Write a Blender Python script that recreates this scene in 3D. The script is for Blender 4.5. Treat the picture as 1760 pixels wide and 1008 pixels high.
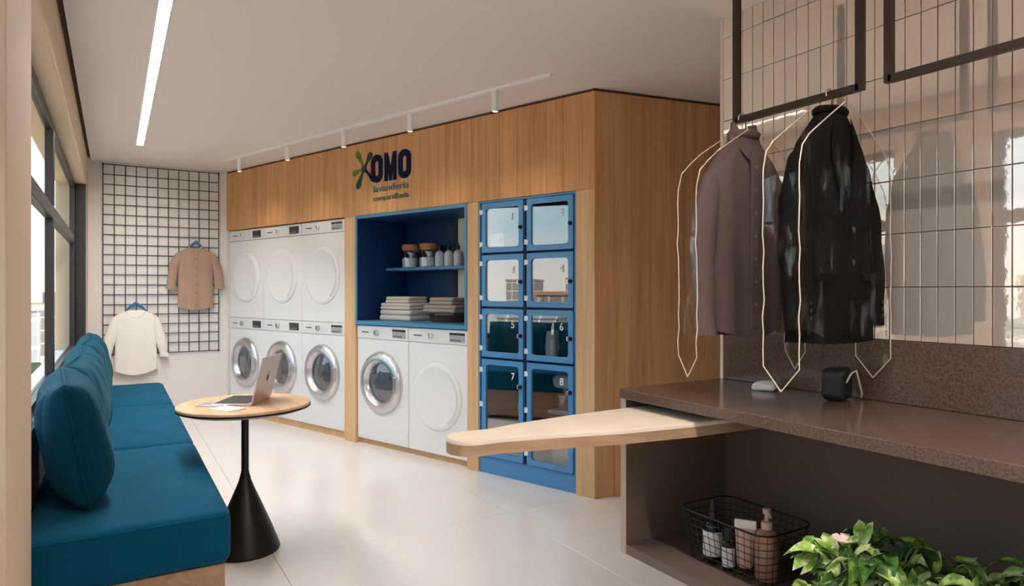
import bpy, bmesh, math, random
from mathutils import Vector, Matrix, noise

random.seed(7)
for o in list(bpy.data.objects):
    bpy.data.objects.remove(o)
scene = bpy.context.scene
COL = scene.collection
R = math.radians

# ------------------------------------------------------------------ camera
FPX, YAW, CAMH = 1130.0, R(31.2), 1.2
cam = bpy.data.cameras.new('camera')
cam.sensor_width = 36.0
cam.lens = FPX / 1760.0 * 36.0
cam.shift_y = -4.0 / 1760.0
cam.clip_start = 0.02
cam.clip_end = 1000
camo = bpy.data.objects.new('camera', cam)
camo.location = (0, 0, CAMH)
camo.rotation_euler = (R(90), 0, -YAW)
COL.objects.link(camo)
scene.camera = camo

# ------------------------------------------------------------------ exposure
vs = scene.view_settings
vs.view_transform = 'Standard'
vs.look = 'None'
vs.gamma = 1.0
vs.use_curve_mapping = False
vs.exposure = 0.32
SKY = 1.9
STRIP = 122.0
SPOT = 6.0

# ------------------------------------------------------------------ world
w = bpy.data.worlds.new('sky')
scene.world = w
w.use_nodes = True
nt = w.node_tree
nt.nodes.clear()
N = nt.nodes.new
tc = N('ShaderNodeTexCoord')
sep = N('ShaderNodeSeparateXYZ')
nt.links.new(tc.outputs['Generated'], sep.inputs[0])
ramp = N('ShaderNodeValToRGB')
ramp.color_ramp.elements[0].position = 0.0
ramp.color_ramp.elements[0].color = (0.95, 0.82, 0.72, 1)
ramp.color_ramp.elements[1].position = 0.55
ramp.color_ramp.elements[1].color = (0.36, 0.56, 0.74, 1)
e = ramp.color_ramp.elements.new(0.05)
e.color = (0.86, 0.80, 0.76, 1)
e = ramp.color_ramp.elements.new(0.10)
e.color = (0.54, 0.70, 0.78, 1)
e = ramp.color_ramp.elements.new(0.30)
e.color = (0.48, 0.66, 0.76, 1)
nt.links.new(sep.outputs['Z'], ramp.inputs[0])
mp = N('ShaderNodeMapping')
mp.inputs['Scale'].default_value = (1.5, 1.5, 4.5)
nt.links.new(tc.outputs['Generated'], mp.inputs[0])
cl = N('ShaderNodeTexNoise')
cl.inputs['Scale'].default_value = 2.2
cl.inputs['Detail'].default_value = 6
nt.links.new(mp.outputs[0], cl.inputs[0])
cr = N('ShaderNodeValToRGB')
cr.color_ramp.elements[0].position = 0.52
cr.color_ramp.elements[1].position = 0.68
nt.links.new(cl.outputs[0], cr.inputs[0])
mx = N('ShaderNodeMixRGB')
mx.inputs[2].default_value = (0.82, 0.79, 0.77, 1)
nt.links.new(cr.outputs[0], mx.inputs[0])
nt.links.new(ramp.outputs[0], mx.inputs[1])
bg = N('ShaderNodeBackground')
bg.inputs['Strength'].default_value = SKY
nt.links.new(mx.outputs[0], bg.inputs[0])
wo = N('ShaderNodeOutputWorld')
nt.links.new(bg.outputs[0], wo.inputs[0])

# sun: stands high behind the building, so it lights the city, not the room
sl = bpy.data.lights.new('sun', 'SUN')
sl.energy = 5.0
sl.color = (1.0, 0.90, 0.78)
sl.angle = R(1.0)
so = bpy.data.objects.new('sun', sl)
so.rotation_euler = (R(20), R(48), 0)
so.location = (20, -10, 30)
COL.objects.link(so)

# daylight portals in the two window openings (they add no light, they only guide sampling)
def portal(y0, y1, z0, z1, x):
    l = bpy.data.lights.new('window_portal', 'AREA')
    l.shape = 'RECTANGLE'
    l.size = z1 - z0
    l.size_y = y1 - y0
    l.cycles.is_portal = True
    o = bpy.data.objects.new('window_portal', l)
    o.location = (x, (y0 + y1) / 2, (z0 + z1) / 2)
    o.rotation_euler = (0, R(-90), 0)
    COL.objects.link(o)
portal(2.3, 6.7, 0.735, 2.11, -0.40)
portal(-0.9, 1.79, 0.735, 2.11, -0.40)


# ================================================================== helpers
def lin(r, g, b):
    f = lambda c: (c / 255.0 / 12.92) if c / 255.0 <= 0.04045 else ((c / 255.0 + 0.055) / 1.055) ** 2.4
    return (f(r), f(g), f(b), 1.0)


MATS = {}


def mat(name, col, rough=0.5, metal=0.0, var=0.0, vscale=8.0, bump=0.0, bscale=60.0, stretch=(1, 1, 1),
        spec=0.5, sheen=0.0, coat=0.0, rand=0.0, emit=0.0, trans=0.0, ior=1.45, alpha=1.0, sheencol=None):
    if name in MATS:
        return MATS[name]
    m = bpy.data.materials.new(name)
    m.use_nodes = True
    n = m.node_tree.nodes
    L = m.node_tree.links
    p = n['Principled BSDF']
    p.inputs['Base Color'].default_value = col
    p.inputs['Roughness'].default_value = rough
    p.inputs['Metallic'].default_value = metal
    p.inputs['Specular IOR Level'].default_value = spec
    p.inputs['Sheen Weight'].default_value = sheen
    if sheencol:
        p.inputs['Sheen Tint'].default_value = sheencol
    p.inputs['Coat Weight'].default_value = coat
    p.inputs['Coat Roughness'].default_value = 0.08
    p.inputs['Transmission Weight'].default_value = trans
    p.inputs['IOR'].default_value = ior
    p.inputs['Alpha'].default_value = alpha
    if emit:
        p.inputs['Emission Color'].default_value = col
        p.inputs['Emission Strength'].default_value = emit
    geo = n.new('ShaderNodeNewGeometry')
    mpn = n.new('ShaderNodeMapping')
    mpn.inputs['Scale'].default_value = stretch
    L.new(geo.outputs['Position'], mpn.inputs[0])
    out = None
    if var:
        t = n.new('ShaderNodeTexNoise')
        t.inputs['Scale'].default_value = vscale
        t.inputs['Detail'].default_value = 5
        L.new(mpn.outputs[0], t.inputs[0])
        mr = n.new('ShaderNodeMapRange')
        mr.inputs['From Min'].default_value = 0.3
        mr.inputs['From Max'].default_value = 0.7
        mr.inputs['To Min'].default_value = 1 - var
        mr.inputs['To Max'].default_value = 1 + var
        L.new(t.outputs[0], mr.inputs[0])
        out = mr.outputs[0]
    if rand:
        oi = n.new('ShaderNodeObjectInfo')
        m2 = n.new('ShaderNodeMapRange')
        m2.inputs['To Min'].default_value = 1 - rand
        m2.inputs['To Max'].default_value = 1 + rand
        L.new(oi.outputs['Random'], m2.inputs[0])
        if out is None:
            out = m2.outputs[0]
        else:
            mm = n.new('ShaderNodeMath')
            mm.operation = 'MULTIPLY'
            L.new(out, mm.inputs[0])
            L.new(m2.outputs[0], mm.inputs[1])
            out = mm.outputs[0]
    if out is not None:
        hs = n.new('ShaderNodeHueSaturation')
        hs.inputs['Color'].default_value = col
        L.new(out, hs.inputs['Value'])
        L.new(hs.outputs[0], p.inputs['Base Color'])
    if bump:
        t2 = n.new('ShaderNodeTexNoise')
        t2.inputs['Scale'].default_value = bscale
        t2.inputs['Detail'].default_value = 3
        L.new(mpn.outputs[0], t2.inputs[0])
        b = n.new('ShaderNodeBump')
        b.inputs['Strength'].default_value = bump
        b.inputs['Distance'].default_value = 0.01
        L.new(t2.outputs[0], b.inputs['Height'])
        L.new(b.outputs[0], p.inputs['Normal'])
    MATS[name] = m
    return m


def glass(name, tint, refl, rough=0.0, bump=0.0, bscale=20, fres=1.45, gcol=(1, 1, 1, 1), cap=1.0, crease=0.0):
    """thin sheet: transparent body, glossy surface by fresnel plus a constant share"""
    if name in MATS:
        return MATS[name]
    m = bpy.data.materials.new(name)
    m.use_nodes = True
    n = m.node_tree.nodes
    L = m.node_tree.links
    n.clear()
    o = n.new('ShaderNodeOutputMaterial')
    mixs = n.new('ShaderNodeMixShader')
    t = n.new('ShaderNodeBsdfTransparent')
    t.inputs[0].default_value = tint
    g = n.new('ShaderNodeBsdfGlossy')
    g.inputs['Color'].default_value = gcol
    g.inputs['Roughness'].default_value = rough
    fr = n.new('ShaderNodeFresnel')
    fr.inputs['IOR'].default_value = fres
    ad = n.new('ShaderNodeMath')
    ad.operation = 'ADD'
    ad.use_clamp = True
    ad.inputs[1].default_value = refl
    cap_ = n.new('ShaderNodeMath')
    cap_.operation = 'MINIMUM'
    cap_.inputs[1].default_value = cap
    L.new(fr.outputs[0], cap_.inputs[0])
    L.new(cap_.outputs[0], ad.inputs[0])
    if crease:
        g2 = n.new('ShaderNodeNewGeometry')
        mpn = n.new('ShaderNodeMapping')
        mpn.inputs['Scale'].default_value = (1.0, 1.0, 0.25)
        L.new(g2.outputs['Position'], mpn.inputs[0])
        tn = n.new('ShaderNodeTexNoise')
        tn.inputs['Scale'].default_value = 20
        tn.inputs['Detail'].default_value = 3
        L.new(mpn.outputs[0], tn.inputs[0])
        mr = n.new('ShaderNodeMapRange')
        mr.inputs['From Min'].default_value = 0.56
        mr.inputs['From Max'].default_value = 0.76
        mr.inputs['To Max'].default_value = crease
        L.new(tn.outputs[0], mr.inputs[0])
        L.new(mr.outputs[0], ad.inputs[1])
    L.new(ad.outputs[0], mixs.inputs[0])
    L.new(t.outputs[0], mixs.inputs[1])
    L.new(g.outputs[0], mixs.inputs[2])
    L.new(mixs.outputs[0], o.inputs[0])
    if bump:
        geo = n.new('ShaderNodeNewGeometry')
        tx = n.new('ShaderNodeTexNoise')
        tx.inputs['Scale'].default_value = bscale
        L.new(geo.outputs['Position'], tx.inputs[0])
        b = n.new('ShaderNodeBump')
        b.inputs['Strength'].default_value = bump
        b.inputs['Distance'].default_value = 0.01
        L.new(tx.outputs[0], b.inputs['Height'])
        L.new(b.outputs[0], g.inputs['Normal'])
        L.new(b.outputs[0], fr.inputs['Normal'])
    MATS[name] = m
    return m


def wood(name, dark, light, rough=0.45, rand=0.08, axis='z', scale=1.0):
    if name in MATS:
        return MATS[name]
    m = bpy.data.materials.new(name)
    m.use_nodes = True
    n = m.node_tree.nodes
    L = m.node_tree.links
    p = n['Principled BSDF']
    p.inputs['Roughness'].default_value = rough
    geo = n.new('ShaderNodeNewGeometry')
    mpn = n.new('ShaderNodeMapping')
    s = {'z': (26, 26, 1.1), 'x': (1.6, 26, 26), 'y': (26, 1.6, 26)}[axis]
    mpn.inputs['Scale'].default_value = tuple(v * scale for v in s)
    L.new(geo.outputs['Position'], mpn.inputs[0])
    t = n.new('ShaderNodeTexNoise')
    t.inputs['Scale'].default_value = 1.0
    t.inputs['Detail'].default_value = 7
    t.inputs['Roughness'].default_value = 0.62
    t.inputs['Distortion'].default_value = 0.6
    L.new(mpn.outputs[0], t.inputs[0])
    r = n.new('ShaderNodeValToRGB')
    r.color_ramp.elements[0].position = 0.34
    r.color_ramp.elements[0].color = dark
    r.color_ramp.elements[1].position = 0.66
    r.color_ramp.elements[1].color = light
    L.new(t.outputs[0], r.inputs[0])
    oi = n.new('ShaderNodeObjectInfo')
    m2 = n.new('ShaderNodeMapRange')
    m2.inputs['To Min'].default_value = 1 - rand
    m2.inputs['To Max'].default_value = 1 + rand
    L.new(oi.outputs['Random'], m2.inputs[0])
    hs = n.new('ShaderNodeHueSaturation')
    L.new(r.outputs[0], hs.inputs['Color'])
    L.new(m2.outputs[0], hs.inputs['Value'])
    L.new(hs.outputs[0], p.inputs['Base Color'])
    MATS[name] = m
    return m


class MB:
    def __init__(self):
        self.bm = bmesh.new()

    def _merge(self, b, M=None, flags=False):
        me = bpy.data.meshes.new('tmp')
        if not flags:
            for f in b.faces:
                f.smooth = True
        if M is not None:
            b.transform(M)
        b.to_mesh(me)
        b.free()
        self.bm.from_mesh(me)
        bpy.data.meshes.remove(me)
        return self

    def box(self, x0, x1, y0, y1, z0, z1, bev=0.0, seg=2, M=None):
        b = bmesh.new()
        bmesh.ops.create_cube(b, size=1.0)
        for v in b.verts:
            v.co = Vector((x0 + (v.co.x + .5) * (x1 - x0), y0 + (v.co.y + .5) * (y1 - y0), z0 + (v.co.z + .5) * (z1 - z0)))
        if bev:
            bmesh.ops.bevel(b, geom=b.edges[:] + b.verts[:], offset=bev, segments=seg, profile=0.5, affect='EDGES', clamp_overlap=True)
            b.normal_update()
            for f in b.faces:
                f.smooth = max(abs(c) for c in f.normal) < .9995
        return self._merge(b, M, True)

    def rbox(self, hx, hy, hz, r, n=8, crown=0.0, M=None, func=None):
        """rounded box about the origin, crowned top, optional vertex function"""
        b = bmesh.new()
        def ticks(h):
            a = [-h + r * (1 - math.cos(k / 4 * math.pi / 2)) for k in range(4)]
            mid = [-(h - r) + 2 * (h - r) * k / n for k in range(n + 1)]
            return a + mid + [-v for v in reversed(a)]
        tx, ty, tz = ticks(hx), ticks(hy), ticks(hz)
        vs_ = {}
        def vert(i, j, k):
            key = (i, j, k)
            if key not in vs_:
                p = Vector((tx[i], ty[j], tz[k]))
                q = Vector((max(-hx + r, min(hx - r, p.x)), max(-hy + r, min(hy - r, p.y)), max(-hz + r, min(hz - r, p.z))))
                d = p - q
                if d.length > 1e-9:
                    p = q + d.normalized() * r
                if crown and p.z > 0:
                    p.z += crown * (1 - (p.x / hx) ** 2) * (1 - (p.y / hy) ** 4)
                if func:
                    p = func(p)
                vs_[key] = b.verts.new(p)
            return vs_[key]
        a, c, d = len(tx) - 1, len(ty) - 1, len(tz) - 1
        for i in range(a):
            for j in range(c):
                b.faces.new((vert(i, j, 0), vert(i, j + 1, 0), vert(i + 1, j + 1, 0), vert(i + 1, j, 0)))
                b.faces.new((vert(i, j, d), vert(i + 1, j, d), vert(i + 1, j + 1, d), vert(i, j + 1, d)))
        for i in range(a):
            for k in range(d):
                b.faces.new((vert(i, 0, k), vert(i + 1, 0, k), vert(i + 1, 0, k + 1), vert(i, 0, k + 1)))
                b.faces.new((vert(i, c, k), vert(i, c, k + 1), vert(i + 1, c, k + 1), vert(i + 1, c, k)))
        for j in range(c):
            for k in range(d):
                b.faces.new((vert(0, j, k), vert(0, j, k + 1), vert(0, j + 1, k + 1), vert(0, j + 1, k)))
                b.faces.new((vert(a, j, k), vert(a, j + 1, k), vert(a, j + 1, k + 1), vert(a, j, k + 1)))
        return self._merge(b, M)

    def lathe(self, prof, n=32, M=None, cap=True):
        b = bmesh.new()
        rings = []
        for (r, z) in prof:
            if r < 1e-6:
                rings.append([b.verts.new((0, 0, z))])
            else:
                rings.append([b.verts.new((r * math.cos(2 * math.pi * k / n), r * math.sin(2 * math.pi * k / n), z)) for k in range(n)])
        for A_, B_ in zip(rings, rings[1:]):
            for k in range(n):
                k2 = (k + 1) % n
                if len(A_) == 1 and len(B_) == 1:
                    continue
                if len(A_) == 1:
                    b.faces.new((A_[0], B_[k2], B_[k]))
                elif len(B_) == 1:
                    b.faces.new((A_[k], A_[k2], B_[0]))
                else:
                    b.faces.new((A_[k], A_[k2], B_[k2], B_[k]))
        if cap:
            if len(rings[0]) > 1:
                b.faces.new(list(reversed(rings[0])))
            if len(rings[-1]) > 1:
                b.faces.new(rings[-1])
        bmesh.ops.recalc_face_normals(b, faces=b.faces[:])
        return self._merge(b, M)

    def cyl(self, c, r, h, n=20, axis='z', r2=None):
        M = Matrix.Translation(c)
        if axis == 'x':
            M = M @ Matrix.Rotation(R(90), 4, 'Y')
        if axis == 'y':
            M = M @ Matrix.Rotation(R(-90), 4, 'X')
        return self.lathe([(r, 0), (r if r2 is None else r2, h)], n, M)

    def tube(self, pts, r, n=8, closed=False, M=None):
        b = bmesh.new()
        pts = [Vector(p) for p in pts]
        m = len(pts)
        rad = r if isinstance(r, (list, tuple)) else [r] * m
        rings = []
        up = None
        for i, p in enumerate(pts):
            if closed:
                t = (pts[(i + 1) % m] - pts[i - 1]).normalized()
            else:
                t = (pts[min(i + 1, m - 1)] - pts[max(i - 1, 0)]).normalized()
            if up is None:
                up = t.orthogonal().normalized()
            up = (up - t * up.dot(t))
            up = up.normalized() if up.length > 1e-6 else t.orthogonal().normalized()
            s = t.cross(up)
            rings.append([b.verts.new(p + (up * math.cos(2 * math.pi * k / n) + s * math.sin(2 * math.pi * k / n)) * rad[i]) for k in range(n)])
        for i in range(m if closed else m - 1):
            A_, B_ = rings[i], rings[(i + 1) % m]
            for k in range(n):
                b.faces.new((A_[k], A_[(k + 1) % n], B_[(k + 1) % n], B_[k]))
        if not closed:
            b.faces.new(list(reversed(rings[0])))
            b.faces.new(rings[-1])
        bmesh.ops.recalc_face_normals(b, faces=b.faces[:])
        return self._merge(b, M)

    def prism(self, poly, y0, y1, M=None, plane='xz'):
        """polygon in x-z (or x-y) pushed through y (or z)"""
        b = bmesh.new()
        f = (lambda p, q: (p[0], q, p[1])) if plane == 'xz' else (lambda p, q: (p[0], p[1], q))
        a = [b.verts.new(f(p, y0)) for p in poly]
        c = [b.verts.new(f(p, y1)) for p in poly]
        b.faces.new(a)
        b.faces.new(list(reversed(c)))
        for k in range(len(poly)):
            k2 = (k + 1) % len(poly)
            b.faces.new((a[k], c[k], c[k2], a[k2]))
        bmesh.ops.recalc_face_normals(b, faces=b.faces[:])
        return self._merge(b, M)

    def ring(self, outer, inner, y0, y1, M=None):
        """plate with a hole, loops of equal length in x-z"""
        b = bmesh.new()
        k = len(outer)
        lo = [[b.verts.new((p[0], y, p[1])) for p in lp] for lp in (outer, inner) for y in (y0, y1)]
        of, ob_, if_, ib = lo
        for i in range(k):
            j = (i + 1) % k
            b.faces.new((of[i], of[j], if_[j], if_[i]))
            b.faces.new((ob_[i], ib[i], ib[j], ob_[j]))
            b.faces.new((of[i], ob_[i], ob_[j], of[j]))
            b.faces.new((if_[i], if_[j], ib[j], ib[i]))
        bmesh.ops.recalc_face_normals(b, faces=b.faces[:])
        return self._merge(b, M)

    def grid(self, rows, closed=False, M=None):
        b = bmesh.new()
        V = [[b.verts.new(p) for p in r] for r in rows]
        for A_, B_ in zip(V, V[1:]):
            k = len(A_)
            for i in range(k if closed else k - 1):
                j = (i + 1) % k
                b.faces.new((A_[i], A_[j], B_[j], B_[i]))
        return self._merge(b, M)

    def xf(self, M):
        self.bm.transform(M)
        return self

    def mesh(self, name, m, smooth=35):
        me = bpy.data.meshes.new(name)
        self.bm.to_mesh(me)
        self.bm.free()
        if smooth:
            fl = [p.use_smooth for p in me.polygons]
            me.set_sharp_from_angle(angle=R(smooth))
            me.polygons.foreach_set('use_smooth', fl)
        else:
            me.polygons.foreach_set('use_smooth', [False] * len(me.polygons))
        me.materials.append(m)
        return me

    def build(self, name, m, parent=None, smooth=35):
        return link(name, self.mesh(name, m, smooth), parent)


def link(name, me, parent=None):
    o = bpy.data.objects.new(name, me)
    COL.objects.link(o)
    if parent is not None:
        o.parent = parent
    return o


def tag(o, label, cat, group=None):
    o['label'] = label
    o['category'] = cat
    if group:
        o['group'] = group
    return o


def thing(name, label, cat, loc=(0, 0, 0), rz=0.0, group=None):
    o = link(name, None)
    o.location = loc
    o.rotation_euler = (0, 0, rz)
    o.empty_display_size = 0.05
    return tag(o, label, cat, group)


def struct(o, label):
    o['kind'] = 'structure'
    o['label'] = label
    return o


def copy_tree(o, parent=None):
    c = o.copy()
    COL.objects.link(c)
    c.parent = parent
    for ch in list(o.children):
        copy_tree(ch, c)
    return c


def rrect(x0, x1, z0, z1, r, seg=5):
    pts = []
    for (cx, cz, a0) in ((x1 - r, z1 - r, 0), (x0 + r, z1 - r, 90), (x0 + r, z0 + r, 180), (x1 - r, z0 + r, 270)):
        for k in range(seg + 1):
            a = R(a0 + 90 * k / seg)
            pts.append((cx + r * math.cos(a), cz + r * math.sin(a)))
    return pts


def text(name, s, size, m, parent, loc, extr=0.001, width=None, height=None):
    """lettering standing in the x-z plane, facing -y, lower left corner at loc"""
    c = bpy.data.curves.new('t', 'FONT')
    c.body = s
    c.size = size
    c.extrude = extr
    t = bpy.data.objects.new('t', c)
    COL.objects.link(t)
    dg = bpy.context.evaluated_depsgraph_get()
    me = bpy.data.meshes.new_from_object(t.evaluated_get(dg))
    bpy.data.objects.remove(t)
    me.transform(Matrix.Rotation(R(90), 4, 'X'))
    xs = [v.co.x for v in me.vertices]
    zs = [v.co.z for v in me.vertices]
    sx = width / (max(xs) - min(xs)) if width else 1
    sz = height / (max(zs) - min(zs)) if height else 1
    me.transform(Matrix.Diagonal((sx, 1, sz, 1)) @ Matrix.Translation((-min(xs), 0, -min(zs))))
    me.materials.clear()
    me.materials.append(m)
    o = link(name, me, parent)
    o.location = loc
    return o


# laundry wall frame: local x runs towards the near corner, local y into the wall
AX, AY = 2.366, 2.99
UX, UY = -0.3328, 0.9430
WROT = math.atan2(-UY, -UX)


def W(t, depth=0.0, z=0.0):
    return Vector((AX + UX * t + UY * depth, AY + UY * t - UX * depth, z))


# ================================================================== materials
M_WALL = mat('wall_paint', lin(232, 226, 221), 0.8, bump=0.05, bscale=180)
M_PIER = mat('pier_paint', lin(214, 190, 164), 0.8, bump=0.05, bscale=160)
M_CEIL = mat('ceiling_paint', lin(240, 228, 220), 0.85, bump=0.04, bscale=150)
M_DARKGAP = mat('shadow_gap', lin(92, 70, 52), 0.8)
M_FLOOR = mat('floor_tile_gloss', lin(240, 235, 232), 0.14, var=0.02, vscale=3, spec=0.6)
M_GROUT = mat('floor_grout', lin(176, 166, 156), 0.8)
M_TILE = mat('wall_tile_glaze', lin(238, 224, 214), 0.02, metal=0.55, bump=0.010, bscale=34, rand=0.03)
M_TGROUT = mat('tile_grout', lin(120, 96, 84), 0.9)
M_WOOD = wood('oak_cladding', lin(202, 145, 94), lin(226, 174, 122), 0.5)
M_WOODL = wood('oak_frame', lin(206, 164, 116), lin(226, 188, 142), 0.5)
M_WOODX = wood('bench_oak', lin(150, 116, 88), lin(178, 142, 110), 0.5, axis='y')
M_TABLE = wood('table_oak', lin(206, 164, 122), lin(232, 196, 156), 0.35, axis='y')
M_FRAME = mat('window_frame', lin(52, 47, 48), 0.35, spec=0.5)
M_BLACK = mat('black_metal', lin(34, 29, 27), 0.4, metal=0.3)
M_RAIL = mat('rail_metal', lin(60, 50, 44), 0.4, metal=0.5)
M_WGLASS = glass('window_glass', (0.97, 0.99, 0.99, 1), 0.0, cap=0.06)
M_LGLASS = glass('locker_glass', (0.90, 0.93, 0.95, 1), 0.13)
M_WHITE = mat('appliance_white', lin(240, 240, 240), 0.3, spec=0.5)
M_WHITEP = mat('appliance_panel', lin(232, 232, 232), 0.35)
M_CHROME = mat('chrome', lin(208, 208, 211), 0.33, metal=1.0)
M_DRUM = mat('drum_steel', lin(120, 124, 130), 0.3, metal=0.9, var=0.4, vscale=18)
M_DOORGL = glass('door_glass', (0.45, 0.47, 0.5, 1), 0.10)
M_DISP = mat('display_dark', lin(66, 60, 58), 0.15)
M_DISPL = mat('display_light', lin(168, 176, 178), 0.2)
M_GREY = mat('grey_print', lin(110, 108, 108), 0.5)
M_BLUE = mat('locker_blue', lin(84, 146, 198), 0.3, spec=0.5)
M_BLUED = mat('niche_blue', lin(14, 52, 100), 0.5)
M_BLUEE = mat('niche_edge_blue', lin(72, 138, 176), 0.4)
M_NAVYIN = mat('locker_inside', lin(18, 34, 66), 0.6)
M_TEAL = mat('teal_velvet', lin(0, 72, 100), 0.9, spec=0.15, sheen=0.12, sheencol=lin(120, 190, 210), var=0.14, vscale=6)
M_TEALP = mat('teal_pillow', lin(0, 58, 78), 0.9, spec=0.15, sheen=0.15, sheencol=lin(120, 190, 205), var=0.14, vscale=9, bump=0.8, bscale=10, stretch=(1, 2.6, .5))
M_STONE = mat('brown_stone', lin(98, 77, 66), 0.16, var=0.4, vscale=170, spec=0.5)
M_CAB = mat('cabinet_brown', lin(104, 86, 76), 0.5)
M_CABE = mat('cabinet_edge', lin(176, 156, 140), 0.5)
M_IRONC = mat('ironing_cover', lin(228, 208, 186), 0.9, var=0.05, vscale=9, bump=0.3, bscale=9)
M_IRONW = wood('ironing_ply', lin(150, 116, 88), lin(176, 140, 108), 0.6, axis='x')
M_LAMP = mat('lamp_diffuser', (1.0, 0.945, 0.90, 1), 0.5, emit=STRIP)
M_DARKCH = mat('lamp_channel', lin(40, 36, 34), 0.6)
M_LAMPW = mat('lamp_white', lin(250, 248, 246), 0.5)
M_SPOTE = mat('spot_lens', (1.0, 0.88, 0.7, 1), 0.5, emit=3.0)
M_GRID = mat('grid_wire', lin(44, 42, 46), 0.45)
M_HANGB = mat('hanger_blue', lin(40, 110, 160), 0.4)
M_HOOK = mat('hook_wire', lin(196, 170, 140), 0.3, metal=0.9)
M_BLOUSE = mat('blouse_cotton', lin(240, 232, 222), 0.9, bump=0.2, bscale=25)
M_BROWN = mat('brown_linen', lin(170, 138, 120), 0.9, bump=0.2, bscale=30, var=.06)
M_PURPLE = mat('mauve_shirt', lin(104, 86, 84), 0.85, bump=0.25, bscale=22, var=.08)
M_JACKET = mat('black_wool', lin(15, 13, 12), 0.9, spec=0.15, bump=0.2, bscale=25)
M_BUTTON = mat('button_brown', lin(120, 98, 84), 0.4)
M_BUTTOND = mat('button_grey', lin(120, 108, 104), 0.35)
M_PLASTIC = glass('bag_plastic', (0.97, 0.955, 0.94, 1), 0.0, rough=0.04, bump=0.3, bscale=11, fres=1.12, cap=0.006, crease=0.16)
M_SEAM = mat('bag_seam', lin(224, 206, 186), 0.45)
M_CORK = mat('cork', lin(190, 128, 88), 0.85, var=.15, vscale=60)
M_JAR = glass('jar_glass', (0.86, 0.9, 0.92, 1), 0.08)
M_POWDER = mat('washing_powder', lin(232, 236, 240), 0.9)
M_BOTW = mat('bottle_white', lin(220, 222, 226), 0.4)
M_DKCAP = mat('dark_cap', lin(26, 26, 30), 0.4)
M_GREENB = mat('green_bottle', lin(18, 40, 26), 0.2)
M_TOWEL = mat('towel_cotton', lin(222, 212, 204), 0.95, bump=0.5, bscale=220)
M_TOWEL2 = mat('towel_taupe', lin(178, 164, 156), 0.95, bump=0.5, bscale=220)
M_WICKER = mat('tray_wicker', lin(66, 50, 42), 0.7, bump=0.6, bscale=120)
M_LAPTOP = mat('laptop_shell', lin(206, 190, 184), 0.35, metal=0.4)
M_KEYS = mat('laptop_keys', lin(40, 38, 40), 0.5)
M_PAPER = mat('paper', lin(240, 236, 230), 0.8)
M_AMBER = mat('dark_green_glass', lin(18, 26, 20), 0.12)
M_LABEL = mat('bottle_label', lin(232, 222, 212), 0.6)
M_TUBE = mat('tube_pink', lin(196, 156, 138), 0.4)
M_BROWNB = mat('brown_bottle', lin(160, 116, 90), 0.25, coat=.3)
M_POT = mat('planter_dark', lin(58, 50, 46), 0.6)
M_SOIL = mat('soil', lin(48, 36, 28), 0.95)
M_STEM = mat('stem_green', lin(110, 130, 70), 0.6)
M_FLOWER = mat('flower_pale', lin(236, 206, 190), 0.7)
M_NAVY = mat('sign_navy', lin(14, 18, 52), 0.7, spec=.2)
M_SIGNW = mat('sign_white', lin(226, 206, 196), 0.5)
M_SGREEN = mat('sign_green', lin(98, 132, 30), 0.4)
M_SDGREEN = mat('sign_dark_green', lin(24, 66, 58), 0.4)
M_STEEL = mat('sign_teal_text', lin(84, 118, 112), 0.5)
M_BAGDK = mat('backpack_dark', lin(44, 46, 56), 0.85, bump=.3, bscale=60)
M_BOXDK = mat('box_dark', lin(46, 44, 46), 0.7)


def leaf_mat(name, c1, c2):
    m = mat(name, c1, 0.42, spec=0.4, rand=0.35)
    n = m.node_tree.nodes
    L = m.node_tree.links
    hs = [x for x in n if x.type == 'HUE_SAT'][0]
    tco = n.new('ShaderNodeTexCoord')
    t = n.new('ShaderNodeTexNoise')
    t.inputs['Scale'].default_value = 38
    t.inputs['Detail'].default_value = 3
    oi = n.new('ShaderNodeObjectInfo')
    va = n.new('ShaderNodeVectorMath')
    va.operation = 'ADD'
    L.new(tco.outputs['Object'], va.inputs[0])
    L.new(oi.outputs['Location'], va.inputs[1])
    L.new(va.outputs[0], t.inputs[0])
    r = n.new('ShaderNodeValToRGB')
    r.color_ramp.elements[0].position = 0.42
    r.color_ramp.elements[0].color = c1
    r.color_ramp.elements[1].position = 0.66
    r.color_ramp.elements[1].color = c2
    L.new(t.outputs[0], r.inputs[0])
    L.new(r.outputs[0], hs.inputs['Color'])
    n['Principled BSDF'].inputs['Subsurface Weight'].default_value = 0.0
    return m


M_LEAF = leaf_mat('leaf_green', lin(84, 124, 42), lin(186, 204, 110))
M_LEAFD = leaf_mat('leaf_dark', lin(34, 66, 26), lin(74, 110, 44))
M_LEAFV = leaf_mat('leaf_variegated', lin(140, 172, 70), lin(232, 236, 186))


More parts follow.
